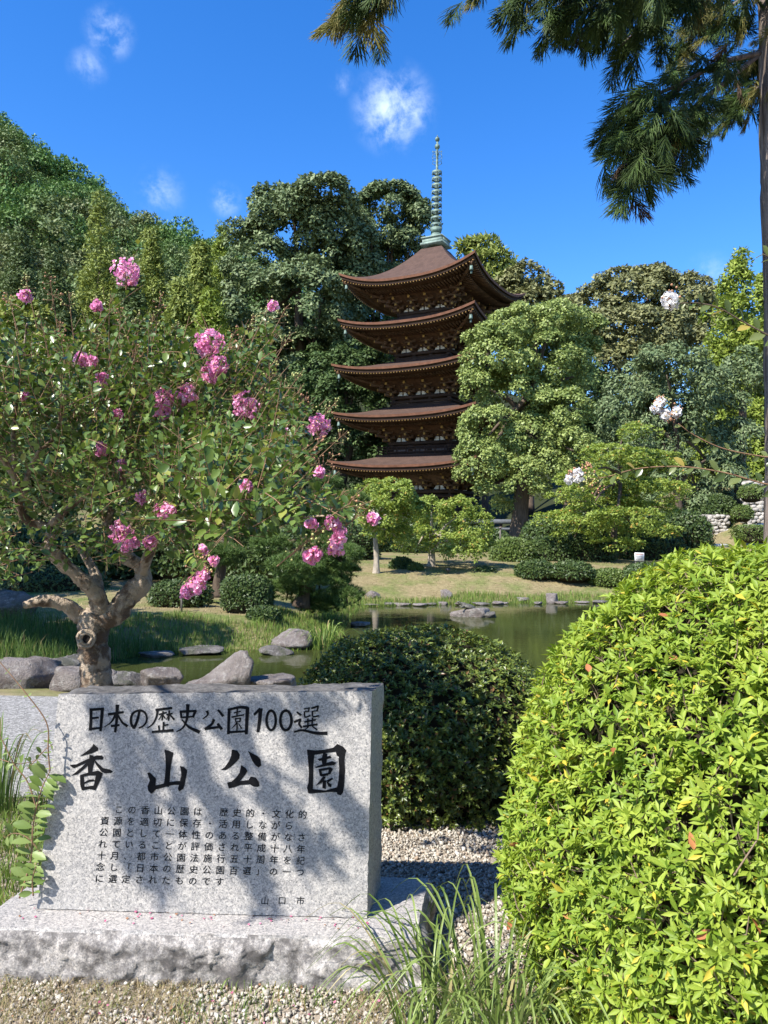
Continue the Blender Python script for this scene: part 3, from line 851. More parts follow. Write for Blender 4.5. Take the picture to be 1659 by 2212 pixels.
def leaf_arr(Pn, D, N, L, W, tpl=T2):
    q, F = tpl; F = np.array(F)
    X, D, Z = frame(D, N)
    L = np.broadcast_to(L, len(Pn))[:, None, None]; W = np.broadcast_to(W, len(Pn))[:, None, None]
    V = (Pn[:, None] + q[None, :, 0:1] * W * X[:, None] + q[None, :, 1:2] * L * D[:, None] + q[None, :, 2:3] * L * Z[:, None])
    off = (np.arange(len(Pn)) * len(q))[:, None, None]
    return V.reshape(-1, 3), (F[None] + off).reshape(-1, F.shape[1])
UNIT = {}
def unit_leaf(key, tpl, mat):
    if key not in UNIT:
        UNIT[key] = mesh_np(key, tpl[0], [tpl[1]]); UNIT[key].materials.append(mat)
    return UNIT[key]
def leaf_parts(parent, name, key, tpl, mat, Pn, D, N, L, W):
    me = unit_leaf(key, tpl, mat)
    X, D, Z = frame(D, N)
    L = np.broadcast_to(L, len(Pn)); W = np.broadcast_to(W, len(Pn))
    for p, x, d, z, l, w in zip(Pn, X, D, Z, L, W):
        M = Matrix(((x[0] * w, d[0] * l, z[0] * l, p[0]), (x[1] * w, d[1] * l, z[1] * l, p[1]), (x[2] * w, d[2] * l, z[2] * l, p[2]), (0, 0, 0, 1)))
        part(name, me, None, parent, world=M)
def pick(Pn, L, n, rng, margin=0):
    """the leaves that show largest: in the frame, near and long"""
    q = proj(Pn); ok = (q[:, 0] > 5) & (q[:, 0] < 1654) & (q[:, 1] > 5) & (q[:, 1] < 2207) & (q[:, 2] > .1)
    sc = np.where(ok, np.broadcast_to(L, len(Pn)) / q[:, 2], 0) * (.75 + .25 * rng.random(len(Pn)))
    return np.argsort(-sc)[:n]
def rdir(rng, n):
    return unit(rng.normal(size=(n, 3)))
def crown(rng, lobes, n, L, W, clump, up=.32, jit=.42, flat=.85, deep=.5, tpl=T1, droop=0.0, keep=None, shell=(.62, 1.05)):
    """lobes: rows (cx cy cz rx ry rz). Leaves sit on clumps that sit on the lobes."""
    lobes = np.asarray(lobes, float)
    area = (lobes[:, 3] * lobes[:, 5] + lobes[:, 3] * lobes[:, 4] + lobes[:, 4] * lobes[:, 5])
    C, R, O = [], [], []
    for lb, a in zip(lobes, area):
        m_ = max(5, int(1.1 * a * 4.2 / (3.14 * clump * clump)))
        d = rdir(rng, m_); d[:, 2] = np.where(d[:, 2] < -.55, -d[:, 2] * .6, d[:, 2]); d = unit(d)
        s = rng.uniform(.70, 1.04, m_)
        C.append(lb[:3] + d * lb[3:6] * s[:, None]); O.append(unit(d / lb[3:6])); R.append(clump * rng.uniform(.55, 1.35, m_))
    C, R, O = np.concatenate(C), np.concatenate(R), np.concatenate(O)
    f = np.full(len(C), 9.0)
    for lb in lobes: f = np.minimum(f, (((C - lb[:3]) / lb[3:6]) ** 2).sum(1))
    ok = f > deep ** 2
    C, R, O = C[ok], R[ok], O[ok]
    w = R ** 2; k = rng.choice(len(C), n, p=w / w.sum())
    d = unit(rdir(rng, n) + O[k] * .55 + np.array([0, 0, .55]))
    Pn = C[k] + d * (R[k] * rng.uniform(*shell, n))[:, None] * np.array([1, 1, flat])
    if keep is not None:
        q = keep(Pn); Pn, d, k = Pn[q], d[q], k[q]
    n = len(Pn)
    N = unit(d * (1 - up) + np.array([0, 0, up]) + rdir(rng, n) * jit)
    D = unit(np.cross(N, rdir(rng, n)) + d * .35 - np.array([0, 0, droop]))
    N = unit(N - D * (N * D).sum(1)[:, None])
    s = rng.uniform(.7, 1.3, n)
    return leaf_arr(Pn, D, N, L * s, W * s, tpl)
def LB(u, v, ru, rv, Y, dep=.9):
    c = P(u, v, Y)
    return (*c, px(ru, Y), px(ru, Y) * dep, px(rv, Y))
def lobes_of(lst, Y, dep=.9, jy=None, rng=None):
    out = []
    for i, (u, v, ru, rv) in enumerate(lst):
        y = Y + (0 if rng is None else rng.uniform(-1, 1) * (jy or 0))
        out.append(LB(u, v, ru, rv, y, dep))
    return out
bark_m = plain('tree_bark', (.10, .075, .055), .9, .15, .4, 4, .6, 14, stretch=(3, 3, .6))
pale_bark = plain('pale_bark', (.34, .29, .23), .85, .15, .4, 5, .5, 12, stretch=(2, 2, .8))
def trunk_geo(rng, foot, top, r0, r1, limbs=(), sides=9, bend=.06):
    g = Geo(); foot, top = np.asarray(foot, float), np.asarray(top, float)
    n = 6; H = np.linalg.norm(top - foot)
    p = [foot + (top - foot) * q + rng.normal(size=3) * H * bend * .3 * math.sin(q * math.pi) for q in np.linspace(0, 1, n)]
    p = spline(p, 4); q = np.linspace(0, 1, len(p))
    g.tube(p, r0 * (1 - q) + r1 * q + r0 * .45 * np.maximum(0, 1 - q * 7) ** 2, sides, wob=.06, rng=rng)
    for (a, tip, rr) in limbs:
        b = p[int(a * (len(p) - 1))]; tip = np.asarray(tip, float)
        mid = (b + tip) / 2 + np.array([0, 0, .12]) * np.linalg.norm(tip - b)
        s = spline([b, mid, tip], 6); g.tube(s, np.linspace(rr, rr * .25, len(s)), 6, wob=.08, rng=rng)
    return g
def tree(name, label, cat, lst, Y, n, L, W, clump, mat, seed, trunk_u=None, r0=.4, foot_z=None, group=None, jy=None, bmat=None, dep=.9, crown_name='crown', nl=6, **kw):
    rng = np.random.default_rng(seed)
    lob = np.array(lobes_of(lst, Y, dep, jy, rng))
    cu = trunk_u if trunk_u is not None else np.mean([q[0] for q in lst])
    b = P(cu, 1150, Y); zf = gz(b[0], Y) if foot_z is None else foot_z
    foot = np.array([b[0], Y, zf - .1])
    t_ = thing(name, (foot[0], foot[1], zf), label, cat, group)
    hi = lob[np.argmax(lob[:, 2])]
    top = np.array([(hi[0] + foot[0]) / 2, Y, hi[2]])
    sel = lob[rng.permutation(len(lob))[:nl]]
    limbs = [(rng.uniform(.35, .8), l[:3] + (0, 0, -.2 * l[5]), r0 * .42) for l in sel]
    part('trunk', trunk_geo(rng, foot, top, r0, r0 * .15, limbs).mesh('trunk', True), bmat or bark_m, t_)
    V, F = crown(rng, lob, n, L, W, clump, **kw)
    part(crown_name, mesh_np('crown', V, [F]), mat, t_)
    return t_
def cone_lobes(rng, ua, va, ub, vb, hw, Y, rows=9, per=5, taper=1.0):
    """stacked whorls for a conifer: apex (ua,va), lowest row at (ub,vb), half width hw at the bottom, all in picture units at depth Y"""
    out = []
    for r in range(rows):
        q = (r + .35) / rows
        u, v = ua + (ub - ua) * q, va + (vb - va) * q
        rad = hw * (q ** taper) + 4
        for k in range(max(2, int(per * (.4 + q)))):
            a = rng.uniform(0, 6.28); s = rad * rng.uniform(.45, .8)
            c = P(u + math.cos(a) * s, v + rng.uniform(-.4, .4) * (vb - va) / rows, Y + px(math.sin(a) * s, Y))
            rr = px(max(6, rad * rng.uniform(.20, .34)), Y)
            out.append((*c, rr, rr, rr * 1.15))
    return out
def conifer(name, label, ua, va, ub, vb, hw, Y, mat, seed, n=9000, L=.5, W=.22, clump=.7, r0=.3, group=None, **kw):
    rng = np.random.default_rng(seed)
    lob = cone_lobes(rng, ua, va, ub, vb, hw, Y, **kw)
    b = P(ub, vb, Y); zf = gz(b[0], Y)
    t_ = thing(name, (b[0], Y, zf), label, 'tree', group)
    part('trunk', trunk_geo(rng, (b[0], Y, zf - .1), P(ua, va + 10, Y), r0, r0 * .1).mesh('trunk', True), bark_m, t_)
    V, F = crown(rng, lob, n, L, W, clump, up=.25, jit=.5, flat=1.1, deep=.3)
    part('crown', mesh_np('crown', V, [F]), mat, t_)
    return t_

# ================================================================== FAR TREES
m_dark = leaf_mat('evergreen_dark', (.042, .082, .024), (.12, .175, .058), nsc=.35, nmix=((.038, .072, .022), (.10, .15, .045)), trans=.15, rough=.6, spec=.2)
m_grey = leaf_mat('evergreen_greyish', (.075, .115, .045), (.20, .25, .11), trans=.15, rough=.55, spec=.25)
m_camph = leaf_mat('camphor', (.165, .225, .058), (.37, .425, .125), nsc=.5, nmix=((.13, .19, .05), (.29, .35, .095)), trans=.25, rough=.5)
m_con = leaf_mat('cedar_green', (.12, .16, .03), (.27, .31, .06), trans=.22, rough=.6)
m_conb = leaf_mat('cedar_bright', (.13, .19, .022), (.28, .34, .05), trans=.25, rough=.6)
m_cond = leaf_mat('cedar_dark', (.05, .08, .025), (.12, .165, .045), trans=.15, rough=.6)
m_olive = leaf_mat('olive_crowns', (.125, .135, .05), (.25, .25, .10), trans=.15, rough=.6)
m_hill = leaf_mat('hillside_leaves', (.055, .13, .026), (.14, .245, .052), nsc=.05, nmix=((.10, .13, .045), (.185, .205, .08)), trans=.15, rough=.6)
m_map = leaf_mat('maple_green', (.16, .235, .04), (.36, .43, .09), (.46, .30, .07), .03, trans=.40, rough=.55, tcol=(1, 1, .6))
m_pine = leaf_mat('pine_needles', (.05, .10, .022), (.13, .20, .045), trans=.1, rough=.55)
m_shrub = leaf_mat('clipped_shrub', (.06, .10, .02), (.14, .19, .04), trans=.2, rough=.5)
m_yel = leaf_mat('yellow_green', (.15, .20, .03), (.28, .30, .06), trans=.3, rough=.55)

# hillside wood: one mass
rng = np.random.default_rng(11)
V_, F_, k_ = [], [], 0
protos = []
for s in range(4):
    r_ = np.random.default_rng(100 + s)
    lob = np.concatenate([[[0, 0, 0, 1, 1, .8]], np.concatenate([r_.uniform(-.6, .6, (5, 2)), r_.uniform(-.1, .5, (5, 1)), np.full((5, 3), .55)], 1)])
    protos.append(crown(r_, lob, 1000, .15, .11, .26, keep=lambda q: q[:, 2] > -.55))
for y in np.arange(84, 212, 5.2):
    for x in np.arange(-.62 * y - 6, -.62 * y + .55 * y + 40, 5.6):
        xx, yy = x + rng.uniform(-2.2, 2.2), y + rng.uniform(-2, 2)
        z = gz(xx, yy); R = rng.uniform(2.9, 4.6)
        pr = proj(np.array([[xx, yy, z + 4]]))[0]
        if pr[0] < -60 or pr[0] > 1010 or pr[1] > 800: continue
        if z < 3: continue
        V, F = protos[rng.integers(4)]
        a = rng.uniform(0, 6.28); c, s = math.cos(a), math.sin(a)
        Q = np.stack([V[:, 0] * c - V[:, 1] * s, V[:, 0] * s + V[:, 1] * c, V[:, 2] * rng.uniform(.85, 1.5)], 1) * R + (xx, yy, z + R * 1.1)
        V_.append(Q); F_.append(F + k_); k_ += len(Q)
print('hill trees', len(V_))
obj('hillside_forest', mesh_np('hillside_forest', np.concatenate(V_), [np.concatenate(F_)]), m_hill, kind='stuff',
    label='dense green forest covering the steep hillside', cat='forest')

G1 = 'evergreen trees behind the pagoda'
tree('evergreen_tree', 'huge dark evergreen with domed grey-green crown left of the pagoda', 'tree',
     [(640, 520, 105, 95), (560, 600, 70, 105), (715, 560, 85, 115), (640, 680, 135, 110), (556, 740, 66, 85), (760, 640, 68, 90), (690, 790, 95, 75), (690, 440, 66, 38), (610, 462, 62, 48), (530, 520, 34, 40)],
     70, 66000, .38, .27, 1.05, m_grey, 21, 650, .7, group=G1, jy=2.5, deep=.45)
tree('evergreen_tree', 'dark round-topped evergreen directly behind the pagoda spire foot', 'tree',
     [(842, 470, 72, 62), (890, 505, 42, 55), (800, 500, 50, 60), (860, 570, 66, 55), (870, 640, 70, 60), (800, 650, 60, 60)],
     78, 44000, .36, .25, 1.05, m_grey, 22, 840, .6, group=G1, jy=2, deep=.45)
tree('evergreen_tree', 'lower evergreen with mottled crown beside the left tips of the middle roofs', 'tree',
     [(690, 812, 62, 55), (770, 795, 72, 42), (650, 868, 52, 60), (720, 880, 76, 66), (790, 870, 56, 66), (740, 965, 86, 70), (660, 965, 56, 60), (820, 960, 50, 60), (700, 1040, 90, 50)],
     65, 46000, .29, .20, .8, m_dark, 23, 730, .5, group=G1, jy=1.5, deep=.55)
tree('evergreen_tree', 'dense dark evergreen filling the gap between the big crown and the pagoda', 'tree',
     [(800, 730, 70, 60), (850, 840, 60, 60), (780, 640, 60, 60), (880, 1000, 60, 80)], 74, 12000, .42, .28, 1.1, m_dark, 24, 820, .4, group=G1)
tree('conifer_tree', 'dark spiky conifer top rising behind the right slope of the top roof', 'tree',
     [(1046, 548, 36, 26), (1022, 552, 26, 18), (1062, 575, 42, 32), (1078, 600, 34, 32), (1050, 640, 60, 50), (1060, 720, 70, 60)], 82, 9000, .62, .26, .9, m_con, 25, 1050, .4, up=.2, jit=.8)
tree('broadleaf_tree', 'small brownish-green tree showing past the right tip of the top roof', 'tree',
     [(1140, 608, 46, 32), (1172, 632, 28, 30), (1105, 622, 30, 28), (1140, 680, 60, 60), (1200, 700, 60, 50)], 76, 9000, .5, .3, .9, m_olive, 26, 1145, .35)

G2 = 'rounded trees on the right hillside'
tree('broadleaf_tree', 'broad olive dome-shaped tree at the skyline right of the pagoda', 'tree',
     [(1375, 645, 100, 45), (1300, 662, 58, 36), (1455, 640, 66, 36), (1350, 620, 66, 26), (1420, 618, 56, 24), (1500, 640, 50, 30), (1380, 710, 120, 50), (1540, 680, 44, 40), (1530, 740, 60, 50)], 98, 30000, .5, .33, 1.2, m_olive, 31, 1380, .6, group=G2, deep=.6)
tree('broadleaf_tree', 'lower olive rounded tree between the skyline dome and the grey-leaved tree', 'tree',
     [(1370, 725, 100, 46), (1290, 722, 60, 40), (1440, 715, 66, 42), (1300, 790, 66, 55), (1390, 790, 90, 50), (1480, 760, 60, 50), (1270, 860, 60, 60), (1300, 930, 70, 60), (1370, 880, 80, 60)], 84, 34000, .45, .3, 1.0, m_olive, 32, 1360, .5, group=G2, deep=.6)
tree('camphor_tree', 'big billowing light green camphor tree in front of the pagoda right side', 'tree',
     [(1118, 712, 64, 42), (1190, 704, 70, 40), (1252, 728, 48, 50), (1078, 765, 70, 60), (1160, 780, 86, 66), (1058, 832, 58, 46), (1240, 800, 56, 66), (1130, 862, 88, 56), (1056, 930, 60, 50),
      (1130, 952, 84, 56), (1212, 905, 66, 56), (1046, 1008, 54, 48), (1110, 1040, 72, 54), (1190, 1005, 56, 56), (1240, 965, 50, 46), (1098, 1085, 46, 30)],
     40, 80000, .165, .115, .46, m_camph, 33, 1122, .48, jy=1.6, deep=.45, nl=9)
tree('evergreen_tree', 'glossy grey-green broadleaf tree right of the camphor above the maple', 'tree',
     [(1440, 800, 76, 50), (1382, 842, 66, 56), (1500, 842, 72, 56), (1352, 900, 54, 46), (1440, 902, 84, 56), (1540, 905, 64, 56), (1400, 962, 84, 56), (1500, 970, 84, 64), (1588, 965, 40, 56), (1340, 962, 36, 36),
      (1460, 1050, 80, 56), (1560, 1040, 52, 60), (1520, 1110, 62, 46)],
     34, 42000, .19, .085, .42, m_grey, 34, 1470, .22, jy=1.2, deep=.62, droop=.5, bmat=bark_m, nl=9)
G3 = 'bright conifers on the right'
conifer('conifer_tree', 'bright green conical cedar at the right rising to a pointed top', 1592, 562, 1594, 1030, 128, 46, m_conb, 35, 52000, .33, .14, .40, .25, G3, rows=16, per=13, taper=.62)
conifer('conifer_tree', 'second bright cedar cut off by the right edge behind the near trunk', 1662, 600, 1664, 1050, 80, 42, m_conb, 36, 36000, .30, .13, .42, .25, G3, rows=13, per=9, taper=.6)

# conifers and fillers on the left
G4 = 'tall cedars below the left hillside'
for k, (ua, va, vb, hw, Y, mt, lab, n) in enumerate((
        (216, 432, 800, 84, 74, m_con, 'tallest cedar on the left standing against the hillside', 15000),
        (326, 508, 820, 62, 70, m_con, 'cedar right of the tallest one behind the top pink blossom', 11000),
        (432, 540, 850, 68, 66, m_con, 'broad cedar left of the huge dark evergreen', 13000),
        (482, 498, 800, 56, 76, m_conb, 'yellow-green cedar touching the huge dark evergreen', 11000),
        (42, 505, 800, 66, 72, m_cond, 'dark cedar at the left edge below the hill', 10000),
        (118, 545, 820, 66, 68, m_cond, 'dark cedar between the left edge and the tallest cedar', 10000),
        (280, 590, 860, 60, 62, m_cond, 'short dark cedar beneath the tallest cedar', 8000),
        (390, 620, 900, 62, 58, m_con, 'low cedar tucked under the broad cedar', 9000),
        (455, 640, 930, 58, 56, m_conb, 'low bright cedar against the foot of the dark evergreen', 8000))):
    conifer('cedar_tree', lab, ua, va, ua + 4, vb, hw, Y, mt, 40 + k, int(n * 1.5), .40, .15, .50, .3, G4, rows=15, per=11, taper=.80)
G5 = 'dark garden trees behind the crape myrtle'
for k, (lst, Y, mt, lab) in enumerate((
        ([(40, 720, 70, 60), (20, 800, 80, 70), (110, 790, 60, 60)], 34, m_yel, 'sunlit yellow-green tree at the left edge behind the blossoms'),
        ([(60, 960, 130, 110), (40, 1080, 110, 90)], 27, m_dark, 'dark garden tree at the left edge behind the bare limbs'),
        ([(240, 900, 110, 100), (250, 1040, 120, 90)], 30, m_dark, 'dark garden tree behind the middle of the blossoms'),
        ([(400, 930, 100, 110), (400, 1060, 100, 90)], 28, m_dark, 'dark garden tree behind the paired blossoms'),
        ([(540, 960, 80, 110), (560, 1070, 80, 70)], 32, m_dark, 'dark garden tree left of the low roof tips'), ([(-640, 700, 330, 260), (-700, 950, 330, 200)], 9.5, m_dark, 'garden tree out of view on the left that shades the near left bank'), ([(-420, 760, 260, 220), (-450, 960, 240, 180)], 13.5, m_dark, 'garden tree out of view on the left that shades the far left bank'))):
    tree('garden_tree', lab, 'tree', lst, Y, 9000, .22, .15, .5, mt, 60 + k, None, .2, group=G5, jy=1)

tree('garden_tree', 'dark tree filling the gap behind the camphor crown', 'tree', [(1180, 760, 90, 90), (1240, 880, 80, 100), (1180, 980, 90, 90), (1280, 1010, 70, 90), (1330, 930, 60, 70), (1390, 1010, 80, 80)], 52, 22000, .3, .2, .7, m_dark, 69, 1230, .3, group=G5)
G6 = 'unseen trees added round the viewpoint to cut sky light'  # added out of view to block sky light and deepen the shade
for k, (x, y, zc, R, lab) in enumerate(((3.2, -7.0, 5.5, 3.6, 'unseen tree added straight behind the viewpoint to cut sky light'), (9.5, -3.5, 5.5, 4.0, 'unseen tree added behind and right of the viewpoint to cut sky light'), (-4.5, -11.0, 6.0, 4.2, 'unseen tree added behind and left of the viewpoint to cut sky light'), (11.5, 5.0, 5.0, 3.4, 'unseen tree added out of view to the right to cut sky light'))):
    rg = np.random.default_rng(640 + k); t_ = thing('fill_blocking_tree', (x, y, gz(x, y)), lab, 'tree', G6)
    lob = np.array([(x + rg.uniform(-.6, .6) * R, y + rg.uniform(-.6, .6) * R, zc + rg.uniform(-.5, .5) * R, R * .6, R * .6, R * .55) for _ in range(8)])
    part('trunk', trunk_geo(rg, (x, y, -.1), (x, y, zc + R * .4), .3, .08, [(.6, l[:3], .1) for l in lob[:5]]).mesh('trunk', True), bark_m, t_)
    V, F = crown(rg, lob, 6000, .34, .24, .8); part('crown', mesh_np('crown', V, [F]), m_dark, t_)

# trees on the far bank
tree('maple_tree', 'wide yellow-green maple with layered sprays behind the white sign', 'tree',
     [(1382, 940, 40, 22), (1350, 1010, 70, 34), (1290, 1075, 80, 30), (1390, 1075, 80, 34), (1260, 1120, 70, 24), (1350, 1125, 80, 26), (1430, 1020, 50, 24), (1322, 985, 66, 22), (1404, 998, 60, 22), (1262, 1035, 60, 15), (1342, 1046, 80, 17), (1424, 1056, 56, 15), (1226, 1082, 50, 14), (1312, 1094, 80, 16), (1404, 1104, 62, 15), (1200, 1122, 40, 11), (1290, 1140, 74, 15), (1372, 1148, 62, 14), (1240, 1160, 50, 11), (1330, 1178, 56, 10), (1420, 1150, 40, 12)],
     26, 36000, .095, .075, .22, m_map, 71, 1325, .13, jy=2.2, flat=.55, up=.6, jit=.5, deep=.1, nl=10)
tree('maple_tree', 'small maple with pale forked trunks on the far bank', 'tree',
     [(800, 1062, 36, 20), (850, 1072, 40, 30), (880, 1112, 44, 34), (822, 1112, 40, 30), (862, 1160, 34, 24), (795, 1142, 26, 20)],
     21, 11000, .085, .06, .17, m_map, 72, 814, .095, jy=.8, flat=.8, jit=.6, up=.45, bmat=pale_bark, deep=.3)
tree('maple_tree', 'small round maple with one straight trunk in the middle of the far bank', 'tree',
     [(930, 1106, 46, 26), (990, 1110, 42, 28), (1022, 1142, 34, 34), (950, 1150, 58, 36), (902, 1172, 44, 30), (985, 1186, 58, 30), (1030, 1175, 26, 24)],
     22.5, 13000, .085, .06, .17, m_map, 73, 933, .13, jy=.8, flat=.8, jit=.6, up=.45, deep=.3, bmat=pale_bark)

# black pine on the left bank: cushions of needles
def pine(name, label, pads, Y, seed, foot, lean_top, tufts, jy=.5):
    rng = np.random.default_rng(seed)
    t_ = thing(name, (foot[0], foot[1], gz(foot[0], foot[1])), label, 'tree')
    lob = np.array([LB(u, v, ru, rv, Y + rng.uniform(-jy, jy), .9) for u, v, ru, rv in pads])
    g = trunk_geo(rng, foot, lean_top, .13, .05, [(rng.uniform(.3, .95), l[:3] - (0, 0, l[5] * .6), .05) for l in lob])
    part('trunk', g.mesh('trunk', True), bark_m, t_)
    a = lob[:, 3] * lob[:, 4]; k = rng.choice(len(lob), tufts, p=a / a.sum())
    d = rdir(rng, tufts); d[:, 2] = np.abs(d[:, 2]) * np.where(rng.random(tufts) < .85, 1, -1)
    c = lob[k, :3] + d * lob[k, 3:6] * rng.uniform(.6, 1.0, tufts)[:, None]
    m_ = 22; n = tufts * m_
    ax = unit(d * .5 + np.array([0, 0, 1.0]))
    D = unit(np.repeat(ax, m_, 0) * .75 + rdir(rng, n))
    Pn = np.repeat(c, m_, 0)
    L = rng.uniform(.06, .11, n); W = np.full(n, .0085)
    X = unit(np.cross(D, rdir(rng, n)))
    V = np.stack([Pn - X * W[:, None] / 2, Pn + X * W[:, None] / 2, Pn + D * L[:, None]], 1).reshape(-1, 3)
    part('needles', mesh_np('needles', V, [np.arange(3 * n).reshape(-1, 3)]), m_pine, t_, kind='stuff')
    return t_
pine('pine_tree', 'dark cushioned pine leaning over the pond on the left bank',
     [(708, 1043, 33, 13), (758, 1083, 40, 22), (663, 1080, 30, 18), (586, 1179, 50, 26), (665, 1147, 50, 22), (724, 1234, 56, 28), (679, 1260, 80, 30), (745, 1200, 44, 26), (752, 1290, 38, 26), (640, 1226, 66, 32), (573, 1134, 32, 14), (620, 1275, 56, 24), (700, 1180, 60, 30), (690, 1305, 60, 20), (715, 1115, 50, 24)],
     14, 81, np.array([P(650, 1300, 14)[0], 14, -.05]), P(700, 1050, 14), 6800)
pine('pine_tree', 'rounded green pine partly hidden by the crape myrtle blossoms',
     [(520, 1160, 44, 40), (450, 1150, 50, 26), (480, 1200, 50, 26), (400, 1120, 40, 20), (520, 1110, 40, 18)], 15, 82, np.array([P(470, 1300, 15)[0], 15, .0]), P(490, 1120, 15), 3200)
# ================================================================== SHRUBS, BANK DETAILS
def blob_shrub(name, label, c, r, n, L, W, mat, seed, cat='shrub', power=2.0, group=None, clump=None, core=True, tpl=T1):
    """clipped shrub: leaves on a rounded (or boxy, for high power) body over a closed dark core shell"""
    rng = np.random.default_rng(seed); c = np.asarray(c, float); r = np.asarray(r, float)
    t_ = thing(name, (c[0], c[1], gz(c[0], c[1])), label, cat, group)
    d = rdir(rng, n * 2); d[:, 2] = np.where(d[:, 2] < -.35, -d[:, 2], d[:, 2]); d = unit(d)[:n]
    k = (np.abs(d) ** power).sum(1) ** (-1 / power)
    bump = 1 + .05 * vnoise(d * r + c, 2.2 / r.mean(), seed, 3)
    Pn = c + d * (k * bump * rng.uniform(.88, 1.03, n))[:, None] * r
    N = unit(unit(d / r) + rdir(rng, n) * .75); D = unit(np.cross(N, rdir(rng, n)) + unit(d / r) * .5)
    s = rng.uniform(.7, 1.3, n)
    V, F = leaf_arr(Pn, D, N, L * s, W * s, tpl)
    part('foliage', mesh_np('foliage', V, [F]), mat, t_, kind='stuff')
    if core:
        th, ph = np.meshgrid(np.linspace(.02, math.pi * .86, 14), np.linspace(0, 2 * math.pi, 25)[:-1], indexing='ij')
        q = np.stack([np.sin(th) * np.cos(ph), np.sin(th) * np.sin(ph), np.cos(th)], -1).reshape(-1, 3)
        kk = (np.abs(q) ** power).sum(1) ** (-1 / power)
        Q = c + q * (kk * .86)[:, None] * r
        i = np.arange(13)[:, None] * 24; j = np.arange(24)[None]; e = (j + 1) % 24
        part('twigs', mesh_np('twigs', Q, [np.stack([i + j, i + 24 + j, i + 24 + e, i + e], -1).reshape(-1, 4)], True), core_m, t_)  # closed dark shell that blocks the view through the leaves
    return t_
core_m = plain('dark_core_fill', (.030, .026, .016), .95, .05, .4, 20)
def shrub_px(name, label, u, v, ru, rv, Y, n, L, mat, seed, power=2.0, group=None, cat='shrub'):
    c = P(u, v, Y); r = (px(ru, Y), px(ru, Y) * .8, px(rv, Y))
    return blob_shrub(name, label, c, r, n, L, L * .6, mat, seed, cat, power, group)
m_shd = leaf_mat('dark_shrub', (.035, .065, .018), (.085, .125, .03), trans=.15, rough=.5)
GS = 'clipped shrubs on the far bank'
GU = 'dark shrub thickets behind the garden'
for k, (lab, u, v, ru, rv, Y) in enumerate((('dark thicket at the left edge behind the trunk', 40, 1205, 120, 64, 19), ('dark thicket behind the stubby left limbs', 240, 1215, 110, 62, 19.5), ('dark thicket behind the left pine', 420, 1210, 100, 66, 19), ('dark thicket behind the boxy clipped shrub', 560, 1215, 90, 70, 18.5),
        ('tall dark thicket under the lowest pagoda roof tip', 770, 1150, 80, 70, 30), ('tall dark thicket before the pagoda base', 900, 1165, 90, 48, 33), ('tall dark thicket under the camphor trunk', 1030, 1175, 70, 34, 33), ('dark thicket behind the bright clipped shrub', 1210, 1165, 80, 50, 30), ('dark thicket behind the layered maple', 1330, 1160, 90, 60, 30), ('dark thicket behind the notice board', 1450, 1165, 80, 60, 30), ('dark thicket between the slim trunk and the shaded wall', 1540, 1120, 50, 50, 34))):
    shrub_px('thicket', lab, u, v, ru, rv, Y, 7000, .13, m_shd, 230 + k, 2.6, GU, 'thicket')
shrub_px('clipped_shrub', 'bright rounded clipped shrub at the top of the bank below the camphor', 1108, 1208, 48, 44, 25, 6000, .09, m_shrub, 201, 2.6, GS)
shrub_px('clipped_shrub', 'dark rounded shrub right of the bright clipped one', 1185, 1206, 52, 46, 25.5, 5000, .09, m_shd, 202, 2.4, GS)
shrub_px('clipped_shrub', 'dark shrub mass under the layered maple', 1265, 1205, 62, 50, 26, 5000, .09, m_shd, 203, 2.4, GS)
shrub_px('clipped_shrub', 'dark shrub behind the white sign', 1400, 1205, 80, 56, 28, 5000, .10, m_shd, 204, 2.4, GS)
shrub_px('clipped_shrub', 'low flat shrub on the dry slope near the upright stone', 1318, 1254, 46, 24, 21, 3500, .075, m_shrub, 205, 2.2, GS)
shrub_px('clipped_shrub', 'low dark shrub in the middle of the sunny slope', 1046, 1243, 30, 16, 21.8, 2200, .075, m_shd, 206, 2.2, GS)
shrub_px('clipped_shrub', 'low dark shrub added in place of shade below the bright clipped one', 1156, 1236, 42, 24, 21.2, 2600, .085, m_shd, 221, 2.2, GS)  # this and the next two: dark shrubs added where the bank lies in shadow
shrub_px('clipped_shrub', 'low dark shrub added in place of shade under the left side of the layered maple', 1236, 1238, 46, 24, 21.0, 2600, .085, m_shd, 222, 2.2, GS)
shrub_px('clipped_shrub', 'dark shrub added in place of shade at the right end of the far bank', 1402, 1246, 56, 28, 20.6, 3000, .085, m_shd, 223, 2.2, GS)
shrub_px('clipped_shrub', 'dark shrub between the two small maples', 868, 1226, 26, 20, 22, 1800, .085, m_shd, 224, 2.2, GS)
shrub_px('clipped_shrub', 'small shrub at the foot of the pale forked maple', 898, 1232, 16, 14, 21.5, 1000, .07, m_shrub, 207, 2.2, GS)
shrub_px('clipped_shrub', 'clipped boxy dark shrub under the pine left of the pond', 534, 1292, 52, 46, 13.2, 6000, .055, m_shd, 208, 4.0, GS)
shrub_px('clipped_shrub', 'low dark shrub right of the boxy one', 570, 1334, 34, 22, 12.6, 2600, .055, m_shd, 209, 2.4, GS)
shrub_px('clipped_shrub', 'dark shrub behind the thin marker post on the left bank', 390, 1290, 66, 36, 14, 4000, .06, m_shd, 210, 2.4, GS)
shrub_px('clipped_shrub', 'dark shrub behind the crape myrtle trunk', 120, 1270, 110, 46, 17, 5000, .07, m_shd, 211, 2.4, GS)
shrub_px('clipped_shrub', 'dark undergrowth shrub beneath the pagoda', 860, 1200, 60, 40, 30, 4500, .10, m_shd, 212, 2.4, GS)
shrub_px('clipped_shrub', 'dark undergrowth shrub behind the single-trunk maple', 985, 1195, 66, 42, 31, 4500, .10, m_shd, 213, 2.4, GS)
